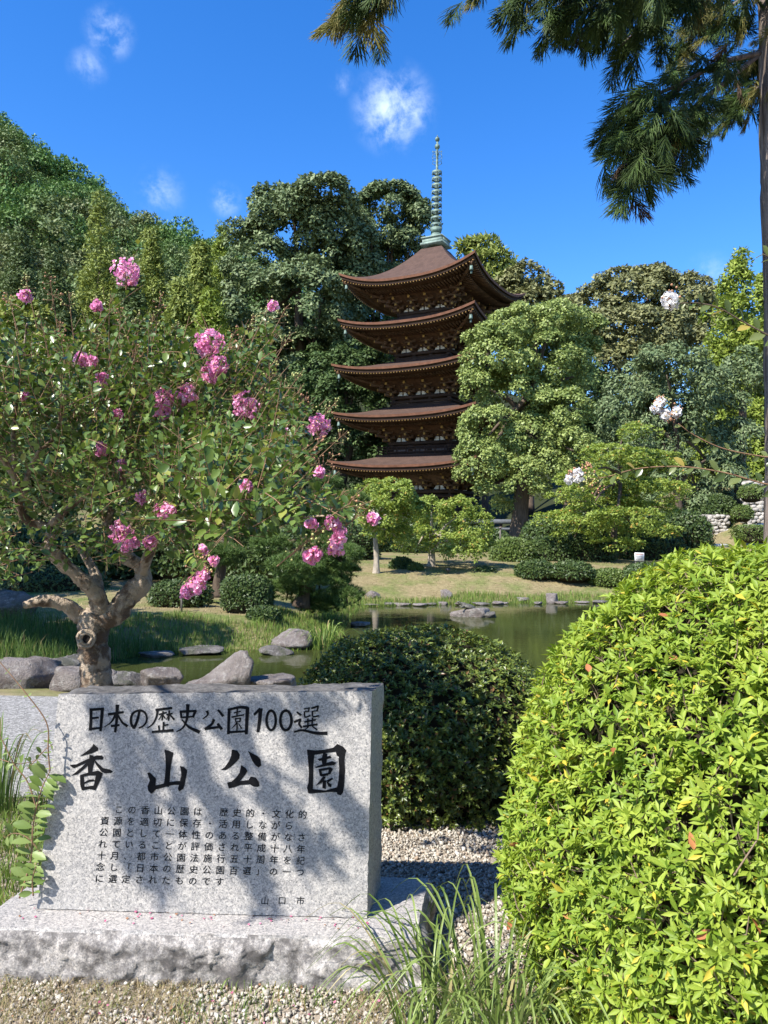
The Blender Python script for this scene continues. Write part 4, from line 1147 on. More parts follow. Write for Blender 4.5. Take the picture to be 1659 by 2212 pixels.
shrub_px('clipped_shrub', 'dark undergrowth shrub behind the leaning pine', 730, 1185, 90, 60, 25, 6000, .10, m_shd, 214, 2.4, GS)
shrub_px('clipped_shrub', 'green shrub on the stony terrace at the far right', 1622, 1068, 26, 22, 30, 1600, .08, m_shrub, 215, 2.2, 'shrubs on the right terrace')
shrub_px('clipped_shrub', 'shrub below the terrace shrub at the far right', 1604, 1112, 22, 20, 29.5, 1400, .08, m_shrub, 216, 2.2, 'shrubs on the right terrace')
shrub_px('clipped_hedge', 'clipped straight hedge at the far right above the bright azalea', 1636, 1156, 46, 20, 27, 3000, .07, m_shrub, 217, 8.0, cat='hedge')

# rocks
def ico(n):
    bm = bmesh.new(); bmesh.ops.create_icosphere(bm, subdivisions=n, radius=1)
    V = np.array([v.co for v in bm.verts]); F = np.array([[v.index for v in f.verts] for f in bm.faces]); bm.free()
    return V, F
ICO1, ICO3, ICO4 = ico(1), ico(3), ico(4)
def rock_geo(c, r, seed, rz=0, planes=13, lvl=ICO4, rough=.05, flat_top=None):
    rng = np.random.default_rng(seed); V, F = lvl
    n = rdir(rng, planes); h = rng.uniform(.62, .95, planes)
    n = np.concatenate([n, [[0, 0, 1]]]); h = np.append(h, flat_top if flat_top else .9)
    t_ = np.where(V @ n.T > .05, h / np.maximum(V @ n.T, .05), 9)
    R = np.minimum(t_.min(1), 1.15)
    R = R * (1 + rough * 1.5 * vnoise(V, 2.5, seed, 4) + rough * 1.0 * vnoise(V, 9, seed + 5, 3))
    Q = V * R[:, None] * np.asarray(r)
    a, b = math.cos(rz), math.sin(rz)
    Q = np.stack([Q[:, 0] * a - Q[:, 1] * b, Q[:, 0] * b + Q[:, 1] * a, Q[:, 2]], 1) + np.asarray(c)
    return Q, F
def rock_mat(name, c1, c2, moss=0.0):
    t = NT(name)
    n1, n2, n3 = t.noise(3.2, 6, .65), t.noise(16, 6, .75), t.noise(60, 4, .7)
    c = t.mix(t.val(n1, .35, .65), c1, c2)
    c = t.mix(t.val(n2, .52, .66, 0, .75), c, (.46, .43, .39))
    c = t.mix(t.val(n3, .55, .75, 0, .5), c, tuple(x * .45 for x in c1))
    if moss: c = t.mix(t.val(t.noise(5, 4), .5, .6, 0, moss), c, (.05, .07, .02))
    return t.done(t.bsdf(c, .9, .2, t.bump(t.math('ADD', n2, t.math('MULTIPLY', n3, .5)), 1.0, .06)))
rk = rock_mat('grey_brown_rock', (.16, .13, .115), (.30, .265, .24))
rk2 = rock_mat('pond_rock', (.11, .10, .09), (.22, .20, .18), .4)
def rock(label, c, r, seed, rz=0, mat=None, group=None, **kw):
    V, F = rock_geo(c, r, seed, rz, **kw)
    o = obj('rock', mesh_np('rock', V, [F], True), mat or rk, label=label, cat='rock', group=group)
    return o
GR = 'rocks along the near edge of the pond'
def rpx(u, v, Y): return P(u, v, Y)
rock('big pale sloping boulder at the left edge of the path', (G(20, 1492, 0)[0] - .03, G(20, 1492, 0)[1] + .3, .02), (.31, .30, .25), 301, .3, group=GR, flat_top=.8)
rock('small flat pale rock on top of the left boulder row', P(84, 1438, 7.7), (.20, .16, .09), 302, .1, group=GR)
rock('dark wet rock behind the left boulder', P(148, 1452, 8.0), (.24, .2, .24), 303, .8, rk2, GR)
rock('long brown rounded rock in front of the crape myrtle trunk', (*(G(150, 1492, 0)[:2] + (0, .2)), .03), (.36, .24, .17), 304, -.1, group=GR)
rock('low dark rock right of the crape myrtle trunk', (*(G(250, 1488, 0)[:2] + (0, .2)), .0), (.26, .2, .14), 305, .3, rk2, GR)
rock('loaf-shaped grey rock left of the pointed rock', (*(G(335, 1490, 0)[:2] + (0, .2)), .06), (.24, .17, .16), 306, .0, group=GR, planes=20, flat_top=.6)
# pointed rock: wedge rising to the right
V, F = rock_geo((0, 0, 0), (1, 1, 1), 307, 0, planes=9, rough=.06)
V = V * np.array([.30, .22, .30]); k = sstep(-.30, .26, V[:, 0]); V[:, 2] = np.where(V[:, 2] > 0, V[:, 2] * (.12 + 1.15 * k), V[:, 2])
V = V + np.array([*(G(474, 1492, 0)[:2] + (0, .18)), .02])
obj('rock', mesh_np('rock', V, [F], True), rk, label='pointed wedge-shaped rock rising behind the monument top', cat='rock', group=GR)
rock('flat pale rock almost hidden behind the monument right of the pointed rock', (*(G(578, 1488, 0)[:2] + (0, .2)), .0), (.34, .2, .13), 308, .1, group=GR, flat_top=.5)
GL = 'stones on the left bank of the pond'
rock('large rounded grey boulder on the grassy point', (P(638, 1345, 11.6)[0], 11.6, gz(P(638, 1345, 11.6)[0], 11.6) + .08), (.36, .30, .20), 311, .1, group=GL, planes=24)
rock('long flat stone at the water edge below the grassy point', (*G(430, 1412, WATER)[:2], WATER + .05), (.36, .22, .09), 312, .05, rk2, GL, flat_top=.45)
rock('short flat dark stone left of the long flat one', (*G(338, 1418, WATER)[:2], WATER + .03), (.22, .18, .07), 313, .1, rk2, GL, flat_top=.45)
rock('pale rock poking from the grassy point beside the round dark bush', (P(708, 1392, 10.2)[0], 10.2, gz(P(708, 1392, 10.2)[0], 10.2) + .03), (.16, .14, .11), 314, .4, rk, GL)
rock('flat pale stone under the pine at the water edge', (*G(775, 1352, WATER)[:2], WATER + .04), (.20, .15, .06), 315, .1, rk, GL, flat_top=.5)
rock('dark stone below the grassy point in shade', (*G(600, 1412, WATER)[:2], WATER + .02), (.25, .2, .1), 316, .1, rk2, GL)
rock('dark rock half buried on the left bank behind the trunk', (*G(20, 1322, 0)[:2], .1), (.55, .4, .26), 317, .1, rk2, GL)
GF = 'stones on the far shore'
for k, (lab, u, v, ru, rv, Y, ft, pl) in enumerate((
        ('small grey rock at the left end of the far shore', 805, 1279, 17, 9, 18.6, None, 13), ('dark rock in the grass of the far shore', 962, 1276, 14, 12, 19, None, 14),
        ('low blocky rock left of the upright stone', 1128, 1278, 15, 8, 19, .6, 10), ('upright flat-topped stone on the far shore', 1192, 1270, 16, 20, 18.8, .62, 9),
        ('long flat slab at the right end of the far shore', 1290, 1284, 28, 9, 18.6, .5, 12), ('pinkish slab beside the long one on the far shore', 1330, 1280, 22, 10, 18.8, .5, 12))):
    q = P(u, v, Y); rock(lab, (q[0], Y, gz(q[0], Y) + px(rv, Y) * .55), (px(ru, Y), px(ru, Y) * .8, px(rv, Y) * 1.1), 320 + k, .2 * k, rk, GF, planes=pl, flat_top=ft)
GW = 'edging stones at the far waterline'
for k, (lab, u, ru) in enumerate((('pale edging stone at the left end of the far waterline', 800, 24), ('second edging stone from the left at the waterline', 835, 12), ('thin edging stone third from the left', 874, 18),
                                  ('dark edging stone below the single-trunk maple', 905, 17), ('edging stone left of the rounded pale one', 931, 13), ('rounded pale edging stone standing proud of the waterline', 963, 13),
                                  ('edging stone right of the rounded pale one', 990, 14), ('edging stone above the turtle rock', 1040, 17), ('small pale edging stone below the blocky rock', 1092, 9),
                                  ('edging stone left of the upright stone foot', 1070, 13), ('edging stone below the upright stone', 1165, 12), ('edging stone right of the upright stone', 1210, 17), ('edging stone third from the right', 1256, 12), ('large flat edging stone at the right end', 1298, 20))):
    q = G(u, 1309 - (u - 800) * .012, WATER)
    rock(lab, (q[0] + .06 * math.sin(k * 2.3), q[1] + .10 * math.sin(k * 1.7), WATER + .03), (px(ru, q[1]) * (.8 + .5 * ((k * 7) % 5) / 4), .10 + .05 * (k % 2), .03 + .035 * ((k * 3) % 4) / 3), 340 + k, .15 * (k % 5) - .3, rk2 if k % 3 == 1 else rk, GW, lvl=ICO3, flat_top=.6)
q = G(1024, 1333, WATER)
tr = rock('low mottled rock standing out of the pond with a turtle on it', (q[0], q[1] + .1, WATER + .02), (px(46, q[1]), .24, px(20, q[1])), 361, 0, rk, flat_top=.85)
rock('brown end of the turtle rock just above the water', (q[0] + px(30, q[1]), q[1] + .05, WATER + .02), (px(26, q[1]), .16, .10), 362, 0, rk2)
# turtle
c = P(1012, 1316, q[1] + .05)
tt = thing('turtle', c, 'small dark turtle basking on the rock in the pond', 'turtle')
shell_m = plain('turtle_shell', (.085, .08, .062), .5, .4, .5, 40, .4, 60); skin_m = plain('turtle_skin', (.10, .10, .07), .6, .3, .3, 60)
V, F = ICO3; s = V * np.array([.155, .115, .075]); s[:, 2] = np.where(s[:, 2] < 0, s[:, 2] * .35, s[:, 2])
a = math.radians(14); R3 = np.array([[math.cos(a), 0, math.sin(a)], [0, 1, 0], [-math.sin(a), 0, math.cos(a)]])
def tq(V): return V @ R3.T + c + (0, 0, .035)
part('shell', mesh_np('shell', tq(s), [F], True), shell_m, tt)
g = Geo(); g.tube(tq(spline([(-.11, 0, .01), (-.17, -.005, .03), (-.215, -.01, .05)], 4)), np.linspace(.022, .026, 9), 8); Vh, Fh = ICO1; g.add(tq(Vh * (.038, .026, .024) + (-.228, -.01, .056)), Fh)
part('head', g.mesh('head', True), skin_m, tt)
for x, y, dx in ((-.10, -.09, -.05), (-.10, .09, -.05), (.09, -.09, .05), (.09, .09, .05)):
    g = Geo(); g.tube(tq(np.array([(x, y * .8, 0), (x + dx, y * 1.3, -.02), (x + dx * 1.5, y * 1.5, -.03)])), [.026, .022, .012], 7); part('leg', g.mesh('leg', True), skin_m, tt)
g = Geo(); g.tube(tq(np.array([(.14, 0, -.01), (.2, 0, -.02)])), [.014, .004], 6); part('tail', g.mesh('tail', True), skin_m, tt)

# grasses of the banks (uncountable)
m_gr = leaf_mat('bank_grass', (.10, .17, .025), (.22, .30, .06), (.30, .24, .10), .12, trans=.3, rough=.6)
m_grd = leaf_mat('dark_reeds', (.05, .10, .016), (.12, .19, .04), (.25, .2, .09), .06, trans=.3, rough=.6)
m_dry = leaf_mat('dry_grass', (.26, .20, .10), (.42, .34, .19), (.14, .18, .04), .2, trans=.2, rough=.7)
def grass_blades(rng, Pn, H, W, lean=.35):
    n = len(Pn); a = rng.uniform(0, 6.28, n); d = np.stack([np.cos(a), np.sin(a), 0 * a], 1); b = rng.uniform(0, 6.28, n)
    x = np.stack([np.cos(b), np.sin(b), 0 * b], 1) * (W / 2)[:, None]
    l = (lean * rng.uniform(.2, 1.2, n))[:, None]; H = H[:, None]; up = np.array([0, 0, 1.0])
    V = np.stack([Pn - x, Pn + x, Pn + d * l * H * .35 + up * H * .6 + x * .7, Pn + d * l * H * .35 + up * H * .6 - x * .7, Pn + d * l * H + up * H * (1 - .3 * l)], 1).reshape(-1, 3)
    o = (np.arange(n) * 5)[:, None]
    return V, np.array([[0, 1, 2, 3]]) + o, np.array([[3, 2, 4]]) + o
def grass(name, label, mat, rng, Pn, h, w, lean=.35):
    V, q, t_ = grass_blades(rng, Pn, h * rng.uniform(.5, 1.25, len(Pn)), w * rng.uniform(.7, 1.3, len(Pn)), lean)
    return obj(name, mesh_np(name, V, [q, t_]), mat, kind='stuff', label=label, cat='grass')
def scatter(rng, n, x0, x1, y0, y1, f):
    x, y = rng.uniform(x0, x1, n), rng.uniform(y0, y1, n)
    ok = f(x, y); x, y = x[ok], y[ok]
    return np.stack([x, y, ground_z(x, y) - .01], 1)
rng = np.random.default_rng(7)
dist = lambda x, y: -poly_dist(POND, x, y)
far = lambda x, y: (dist(x, y) > .03) & (dist(x, y) < 1.15 + .6 * vnoise(np.stack([x, y, 0 * x], 1), .8, 4, 2)) & (y > 14)
grass('shore_grass', 'strip of bright green grass along the far waterline', m_gr, rng, scatter(rng, 60000, -2, 11, 15, 21, far), .16, .012)
lft = lambda x, y: (dist(x, y) > .02) & (dist(x, y) < 1.5 + 1.0 * vnoise(np.stack([x, y, 0 * x], 1), .9, 5, 2)) & (x < -.2) & (y > 8.6) & (y < 15)
grass('bank_grass', 'green grass on the left bank and its point', m_gr, rng, scatter(rng, 70000, -7, 0, 8.6, 14.5, lft), .12, .009)
rd = lambda x, y: (dist(x, y) > .0) & (vnoise(np.stack([x, y, 0 * x], 1), .7, 6, 2) > -.25)
grass('reeds', 'tall dark green reeds on the left bank behind the boulders', m_grd, rng, scatter(rng, 12000, -6.6, -2.4, 8.3, 11.2, lambda x, y: rd(x, y) & (dist(x, y) < 2.2)), .27, .009, .35)
grass('dry_turf', 'short dry turf on the sunny slopes', m_dry, rng, scatter(rng, 30000, -7, 11, 11, 25, lambda x, y: dist(x, y) > .8), .045, .012, .8)
grass('boulder_grass', 'tufts of grass between the near boulders', m_gr, rng, scatter(rng, 2600, -4.2, -1.0, 7.2, 8.2, lambda x, y: vnoise(np.stack([x, y, 0 * x], 1), 2.2, 8, 2) > .15), .16, .007, .4)
# iris clump under the pine
def clump_thing(name, label, cat, foot, n, h, w, mat, seed, spread=.12, lean=.9, nameb='blade'):
    rng = np.random.default_rng(seed); t_ = thing(name, foot, label, cat)
    for k in range(n):
        a = rng.uniform(0, 6.28); r = spread * math.sqrt(rng.random()); H = h * rng.uniform(.55, 1.1)
        p0 = np.array([foot[0] + r * math.cos(a), foot[1] + r * math.sin(a), foot[2]]); d = np.array([math.cos(a + rng.uniform(-.5, .5)), math.sin(a + rng.uniform(-.5, .5)), 0]); l = lean * rng.uniform(.2, 1.0)
        q = spline([p0, p0 + d * l * H * .22 + (0, 0, H * .5), p0 + d * l * H * .6 + (0, 0, H * .82), p0 + d * l * H + (0, 0, H * (.95 - .45 * l))], 4)
        x = np.cross(d, (0, 0, 1.0)) + rng.normal(size=3) * .25; x = x / np.linalg.norm(x) * w * rng.uniform(.7, 1.2) / 2
        ww = np.clip(np.array([.75, 1, 1, 1, .98, .95, .9, .82, .72, .6, .46, .3, .04][:len(q)]), 0, 1)[:, None]
        V = np.concatenate([q - x * ww, q + np.array([0, 0, -.15]) * w, q + x * ww]); m_ = len(q); i = np.arange(m_ - 1)
        part(nameb, mesh_np('blade', V, [np.concatenate([np.stack([i, i + m_, i + m_ + 1, i + 1], 1), np.stack([i + m_, i + 2 * m_, i + 2 * m_ + 1, i + m_ + 1], 1)])], True), mat, t_)
    return t_
p = P(700, 1345, 11.6); clump_thing('sedge_clump', 'arching pale sedge clump beside the rounded grey boulder', 'grass', (p[0], p[1], gz(p[0], p[1])), 70, .55, .018, m_gr, 401, .16, 1.0)

# small furniture on the banks
white_m = plain('sign_white', (.75, .74, .72), .6); post_m = plain('grey_post', (.16, .14, .12), .8); dark_m = plain('dark_metal', (.04, .04, .04), .5)
p = P(1381, 1203, 22); t_ = thing('notice_sign', (p[0], 22, gz(p[0], 22)), 'small white notice board on posts under the layered maple', 'sign')
hw, hh = px(10, 22), px(9, 22)
g = Geo(); g.box((p[0], 22, p[2]), (hw, .012, hh)); part('board', g.mesh('board'), white_m, t_)
g = Geo(); g.box((p[0], 22 - .016, p[2] + hh * .55), (hw * .8, .003, hh * .10)); part('red_line', g.mesh('line'), plain('faded_red', (.35, .10, .07), .7), t_)
for k in range(3):
    g = Geo(); g.box((p[0], 22 - .016, p[2] + hh * (.15 - .32 * k)), (hw * .75, .003, hh * .06)); part('text_line', g.mesh('line'), plain('faded_ink', (.25, .25, .27), .7), t_)
for s in (-1, 1):
    zf = gz(p[0], 22); g = Geo(); g.tube([(p[0] + s * hw * .7, 22.02, zf - .1), (p[0] + s * hw * .7, 22.02, p[2] + hh)], .018, 6); part('post', g.mesh('post'), post_m, t_)
def stake(label, u, v0, v1, Y, r):
    a, b = P(u, v0, Y), P(u, v1, Y); g = Geo(); g.tube([(a[0], Y, min(gz(a[0], Y), b[2]) - .05), (a[0], Y, a[2] - .02), (a[0], Y, a[2])], [r, r, r * .5], 7)
    g.box((a[0], Y, a[2] - .03), (r * 1.8, r * 1.8, .02))
    obj('marker_post', g.mesh('post'), post_m, label=label, cat='post')
stake('thin marker post on the left bank behind the crape myrtle', 393, 1278, 1322, 13, .018)
stake('thin pale pole beside the bright clipped shrub', 1081, 1138, 1172, 27, .03)
p = P(968, 1234, 21); zf = gz(p[0], 21)
t_ = thing('garden_light', (p[0], 21, zf), 'small dark spotlight on a stem on the sunny slope', 'light')
g = Geo(); g.tube([(p[0], 21, zf - .05), (p[0], 21, p[2])], .015, 6); part('stem', g.mesh('stem'), dark_m, t_)
g = Geo(); g.lathe((p[0], 21, p[2]), [(.02, -.02), (.06, 0), (.075, .07), (.03, .09)], 10); part('lamp_head', g.mesh('lamp_head', True), dark_m, t_)
# low dark timber shelter under the camphor: rail, floor band, posts
t_ = thing('timber_fence', P(1085, 1160, 44) * (1, 1, 0) + (0, 0, gz(P(1085, 1160, 44)[0], 44)), 'low dark timber fence in the shade under the camphor tree', 'fence')
for v, h in ((1127, 5), (1143, 3), (1160, 3)):
    a, b = P(1000, v, 46), P(1190, v, 46); g = Geo(); g.box((a + b) / 2, ((b[0] - a[0]) / 2, .06, px(h, 46))); part('rail', g.mesh('rail'), plain('grey_timber', (.10, .11, .12), .8), t_)
for u in range(1005, 1190, 26):
    a = P(u, 1127, 46); zf = gz(a[0], 46); g = Geo(); g.box((a[0], 46.1, (a[2] + zf) / 2 - .1), (.07, .07, (a[2] - zf) / 2 + .15)); part('post', g.mesh('post'), wood, t_)

# rubble terrace wall at the far right: separate stones
def stone_wall(label, u0, u1, v0, v1, Y, seed, cell=9.0):
    rng = np.random.default_rng(seed); c0 = P((u0 + u1) / 2, v1, Y)
    t_ = thing('stone_wall', (c0[0], Y, gz(c0[0], Y)), label, 'wall')
    a, b = P(u0, v1, Y + .25), P(u1, v0, Y + .25); g = Geo(); g.box((a + b) / 2, ((b[0] - a[0]) / 2, .12, (b[2] - a[2]) / 2)); part('mortar', g.mesh('mortar'), plain('mortar', (.2, .18, .16), .95), t_)
    r = 0
    for v in np.arange(v0 + cell / 2, v1, cell * .82):
        for u in np.arange(u0 + (r % 2) * cell / 2, u1, cell * 1.05):
            q = P(u + rng.uniform(-2, 2), v + rng.uniform(-1.5, 1.5), Y)
            s = px(cell, Y) * rng.uniform(.52, .78)
            V, F = rock_geo(q, (s * 1.1, s * .8, s * .85), int(rng.integers(1e6)), rng.uniform(-.3, .3), planes=9, lvl=ICO1x)
            part('stone', mesh_np('stone', V, [F]), wall_st, t_)
        r += 1
    return t_
ICO1x = ico(2); wall_st = rock_mat('wall_stone', (.38, .34, .29), (.56, .52, .46))
stone_wall('pale rubble terrace wall at the far right between the two trunks', 1606, 1700, 1040, 1142, 32, 501, 10)
stone_wall('pale rubble wall glimpsed through the shade behind the grey-leaved tree', 1495, 1572, 1112, 1166, 33, 502, 9)
a, b = P(1500, 1174, 30), P(1568, 1182, 30); g = Geo(); g.box((a + b) / 2, ((b[0] - a[0]) / 2, .25, abs(b[2] - a[2]) / 2))
obj('stone_step', g.mesh('stone_step'), plain('pale_step', (.5, .48, .44), .9), label='pale stone step below the shaded rubble wall', cat='step')
a, b = P(1600, 1143, 31), P(1700, 1130, 31); g = Geo(); ax = unit(b - a); g.tube([a, b], .12, 4)
obj('stone_kerb', g.mesh('stone_kerb'), plain('pale_kerb', (.52, .5, .46), .9), label='sloping pale kerb above the clipped straight hedge', cat='kerb')
# two plain trunks seen at the right
for lab, u, Y, r, zt_ in (('slim bare tree trunk standing left of the terrace wall', 1597, 35.5, .25, 5.2),):
    p = P(u, 1150, Y); zf = gz(p[0], Y); t_ = thing('tree', (p[0], Y, zf), lab, 'tree'); rg = np.random.default_rng(int(u))
    part('trunk', trunk_geo(rg, (p[0], Y, zf - .1), (p[0] + .1, Y, zf + zt_), r, r * .6, bend=.02).mesh('trunk', True), bark_m, t_)
    V, F = crown(rg, [(p[0] - .3, Y, zf + zt_ + .3, 1.2, 1.2, .8), (p[0] + .4, Y, zf + zt_ + .8, 1.1, 1.0, .9)], 4000, .2, .1, .4)
    part('crown', mesh_np('crown', V, [F]), m_grey, t_)
# ================================================================== CRAPE MYRTLE (pink)
m_cra = leaf_mat('crape_leaves', (.055, .105, .020), (.145, .21, .042), (.26, .28, .06), .05, trans=.25, rough=.33, spec=.5, tcol=(1, 1, .55))
m_twig = plain('red_twig', (.22, .13, .075), .7, .3, .3, 30)
t = NT('crape_bark')
_a, _b = t.noise(7, 5, .6, dist=.6), t.noise(40, 4, .7)
_c = t.mix(t.val(_a, .44, .54), (.12, .078, .05), (.38, .30, .22))
_c = t.mix(t.val(t.noise(16, 5, .7), .55, .7, 0, .7), _c, (.10, .075, .055))
m_crb = t.done(t.bsdf(_c, .7, .25, t.bump(t.math('ADD', _a, _b), .9, .03)))
m_pink = leaf_mat('pink_petals', (.84, .27, .54), (.94, .50, .72), (.97, .70, .84), .12, trans=.35, rough=.6)
m_white = leaf_mat('white_petals', (.82, .80, .80), (.95, .93, .92), trans=.3, rough=.6)
m_bud = plain('flower_buds', (.36, .36, .13), .5, .4, .4, 60)
m_budr = plain('reddish_buds', (.38, .20, .11), .6, .3, .4, 60)
m_yst = plain('stamens', (.75, .50, .08), .6)
rng = np.random.default_rng(77)
CY = 4.6
cfoot = np.array([*P(206, 1480, CY)[:2], 0.0])
myr = thing('crape_myrtle', cfoot, 'pink flowering crape myrtle with a knotted pale trunk behind the monument', 'tree')
def limb(name, pts, label=None, sides=14, wob=.10):
    """pts: (u, v, depth, diameter in picture units)"""
    q = spline([(*P(u, v, Y), px(d, Y) / 2 * .97) for u, v, Y, d in pts], 9)
    q[:, :3] += .012 * nvec(q[:, :3], 5, 3, 2)
    g = Geo(); r = q[:, 3] * (1 + .22 * vnoise(q[:, :3], 11, 4, 3))
    g.tube(q[:, :3], r, sides, wob=wob, rng=rng)
    g.V[0] = g.V[0] + nvec(g.V[0], 24, 12, 3) * np.minimum(.012, r.mean() * .28)
    return part(name, g.mesh(name, True), m_crb, myr, label=label)
trk = limb('trunk', [(214, 1700, CY, 92), (212, 1560, CY, 74), (207, 1480, CY, 66), (205, 1425, CY, 70), (200, 1385, CY, 62), (203, 1350, CY, 62), (214, 1325, CY, 56)], sides=20, wob=.08)
# knot hole: rings of bark round a near-black disc painted as its shade
kc = P(186, 1380, CY - .115); kd = unit(CAM - kc)
kx = unit(np.cross(kd, (0, 0, 1.0))); ky = np.cross(kx, kd)
for rr, th, dz in ((.044, .012, 0), (.030, .009, .008)):
    g = Geo(); an = np.linspace(0, 2 * math.pi, 19)
    g.tube([kc + kd * dz + rr * (math.cos(a) * kx * (1 + .1 * math.sin(3 * a)) + 1.05 * math.sin(a) * ky) for a in an], th, 7, wob=.12, rng=rng); part('knot_ring', g.mesh('knot_ring', True), m_crb, trk)
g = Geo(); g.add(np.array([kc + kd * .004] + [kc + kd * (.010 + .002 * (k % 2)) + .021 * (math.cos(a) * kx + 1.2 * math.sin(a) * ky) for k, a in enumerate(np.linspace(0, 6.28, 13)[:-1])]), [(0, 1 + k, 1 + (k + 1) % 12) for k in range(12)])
part('knot_shade_disc', g.mesh('knot_shade_disc'), plain('hollow', (.012, .009, .007), .95), trk)
limb('limb', [(200, 1345, CY, 44), (170, 1330, CY, 36), (142, 1309, CY - .05, 31), (103, 1300, CY - .1, 24), (62, 1306, CY - .15, 19), (52, 1308, CY - .16, 16)])
limb('limb', [(214, 1332, CY, 44), (211, 1290, CY - .05, 40), (186, 1260, CY - .1, 34), (142, 1222, CY - .16, 31), (110, 1190, CY - .2, 30), (97, 1172, CY - .2, 26)], 'thick limb ending in a sawn hollow stub')
limb('limb', [(212, 1292, CY - .05, 26), (208, 1240, CY + .03, 23), (194, 1213, CY + .06, 18), (170, 1180, CY + .1, 14)])
limb('limb', [(222, 1338, CY, 48), (250, 1322, CY, 46), (282, 1284, CY + .02, 46), (309, 1256, CY + .03, 42), (302, 1222, CY + .03, 34), (262, 1202, CY + .04, 26)])
limb('limb', [(108, 1188, CY - .2, 24), (106, 1140, CY - .2, 18), (66, 1128, CY - .25, 17), (46, 1104, CY - .3, 16), (28, 1030, CY - .4, 15), (0, 984, CY - .5, 14), (-60, 930, CY - .7, 12)])
limb('limb', [(106, 1134, CY - .2, 14), (162, 1090, CY - .25, 12), (205, 1040, CY - .3, 9), (235, 960, CY - .4, 7), (250, 860, CY - .5, 5)])
limb('limb', [(300, 1225, CY + .03, 24), (240, 1150, CY, 18), (234, 1120, CY - .05, 15), (260, 1046, CY - .1, 12), (275, 960, CY - .15, 8), (300, 850, CY - .25, 5)])
limb('limb', [(309, 1250, CY + .03, 26), (330, 1180, CY - .1, 18), (400, 1110, CY - .4, 14), (500, 1050, CY - .8, 10), (600, 1005, CY - .9, 7), (690, 965, CY - .8, 4)])
limb('limb', [(330, 1180, CY - .1, 14), (370, 1150, CY - .3, 11), (480, 1140, CY - .7, 8), (620, 1120, CY - 1.05, 6), (740, 1110, CY - 1.25, 3)])
limb('limb', [(46, 1104, CY - .3, 12), (70, 1000, CY - .4, 10), (118, 940, CY - .5, 8), (150, 820, CY - .7, 6), (180, 740, CY - .8, 4)])
limb('limb', [(28, 1030, CY - .4, 11), (30, 940, CY - .4, 9), (40, 820, CY - .5, 7), (60, 700, CY - .6, 4)])
limb('limb', [(260, 1046, CY - .1, 10), (330, 960, CY - .4, 8), (390, 880, CY - .5, 6), (450, 780, CY - .5, 3.5)])
# shoots with leaves, sampled inside the crown's outline and its depth
OUT = [(-160, 560), (0, 640), (60, 668), (130, 720), (200, 690), (262, 640), (300, 660), (330, 690), (385, 700), (420, 715), (480, 720), (560, 690), (590, 720), (580, 815), (620, 850), (680, 885), (700, 930), (670, 985),
       (670, 1040), (770, 1100), (790, 1140), (750, 1160), (700, 1140), (640, 1150), (580, 1150), (520, 1150), (470, 1160), (430, 1170), (440, 1200), (420, 1262), (372, 1230), (330, 1200), (290, 1205), (180, 1225), (130, 1215), (60, 1240), (0, 1270), (-160, 1280)]
def sample_shoots(n):
    u, v = rng.uniform(-160, 800, n * 6), rng.uniform(560, 1270, n * 6)
    ok = in_poly(OUT, u, v)
    dens = .25 + .75 * np.exp(-((u - 280) / 330) ** 2 - ((v - 960) / 260) ** 2)
    dens = np.where(v > 1160, .16, dens); dens = np.where((u > 600) & (v > 1010), .30, dens); dens = np.where((u > 330) & (u < 610) & (v > 1030) & (v < 1160), .95, dens); dens = dens * (.22 + .78 * sstep(690, 830, v))
    dens = np.where(in_poly([(60, 1160), (330, 1160), (340, 1300), (60, 1300)], u, v), .30, dens)
    dens = np.where(in_poly([(0, 930), (130, 930), (180, 1130), (0, 1140)], u, v), dens * .45, dens)
    ok &= rng.random(len(u)) < dens
    u, v = u[ok][:n], v[ok][:n]
    Yc = CY - .2 - 1.3 * sstep(230, 560, u) * sstep(900, 1060, v) - .3 * sstep(200, -160, u)
    Y = Yc + rng.normal(size=len(u)) * .38
    return np.array([P(a, b, max(c, 2.3)) for a, b, c in zip(u, v, Y)])
base = sample_shoots(2000)
ctr = P(230, 1080, CY - .4)
dirs = unit(unit(base - ctr) * .7 + np.array([0, 0, .45]) + rng.normal(size=base.shape) * .45)
extra_b, extra_d = [], []
for (u, v, du, dv, Y, L) in ((200, 720, .6, .8, 3.9, .36), (235, 660, .55, .9, 3.9, .3), (390, 1180, .55, -.75, 3.8, .42), (365, 1160, .5, -.6, 3.8, .3), (560, 760, .55, .6, 3.7, .34), (650, 1090, .9, -.1, 3.3, .34), (500, 1090, .1, .8, 3.4, .32), (520, 990, .35, .9, 3.3, .34), (690, 1100, .8, -.1, 3.3, .28)):
    extra_b.append(P(u, v, Y)); extra_d.append(C_RT * du + C_UP * dv - _f * .1)
base = np.concatenate([base, extra_b]); dirs = np.concatenate([dirs, unit(np.array(extra_d))])
# unseen bough added on the left, shoots placed to streak the slab with shade
shade = []
for pts, wid, dn in (([(248, 1505), (268, 1620), (298, 1740), (335, 1890)], 34, 130), ([(385, 1530), (450, 1690), (520, 1800), (572, 1950)], 22, 95), ([(470, 1520), (560, 1650), (640, 1780), (700, 1830)], 16, 60),
                     ([(620, 1560), (700, 1640), (765, 1760)], 15, 50), ([(215, 1508), (420, 1512), (600, 1512), (720, 1505)], 18, 60), ([(300, 1560), (360, 1680), (400, 1760)], 16, 22), ([(790, 1500), (810, 1560)], 10, 4)):
    pl = spline(pts, 20)
    for k in rng.integers(0, len(pl), dn):
        u, v = pl[k] + rng.normal(size=2) * wid * .34
        h = rng.uniform(1.75, 2.1)
        q = onface(u, v); h = max(h, (q[0] + .62 * q[1]) / (.8 - .62 * .6 + 1e-9) + .5 if False else h)
        shade.append(q + np.array([*SUN_H, math.tan(SUN_EL)]) * h)
shade = np.array(shade)
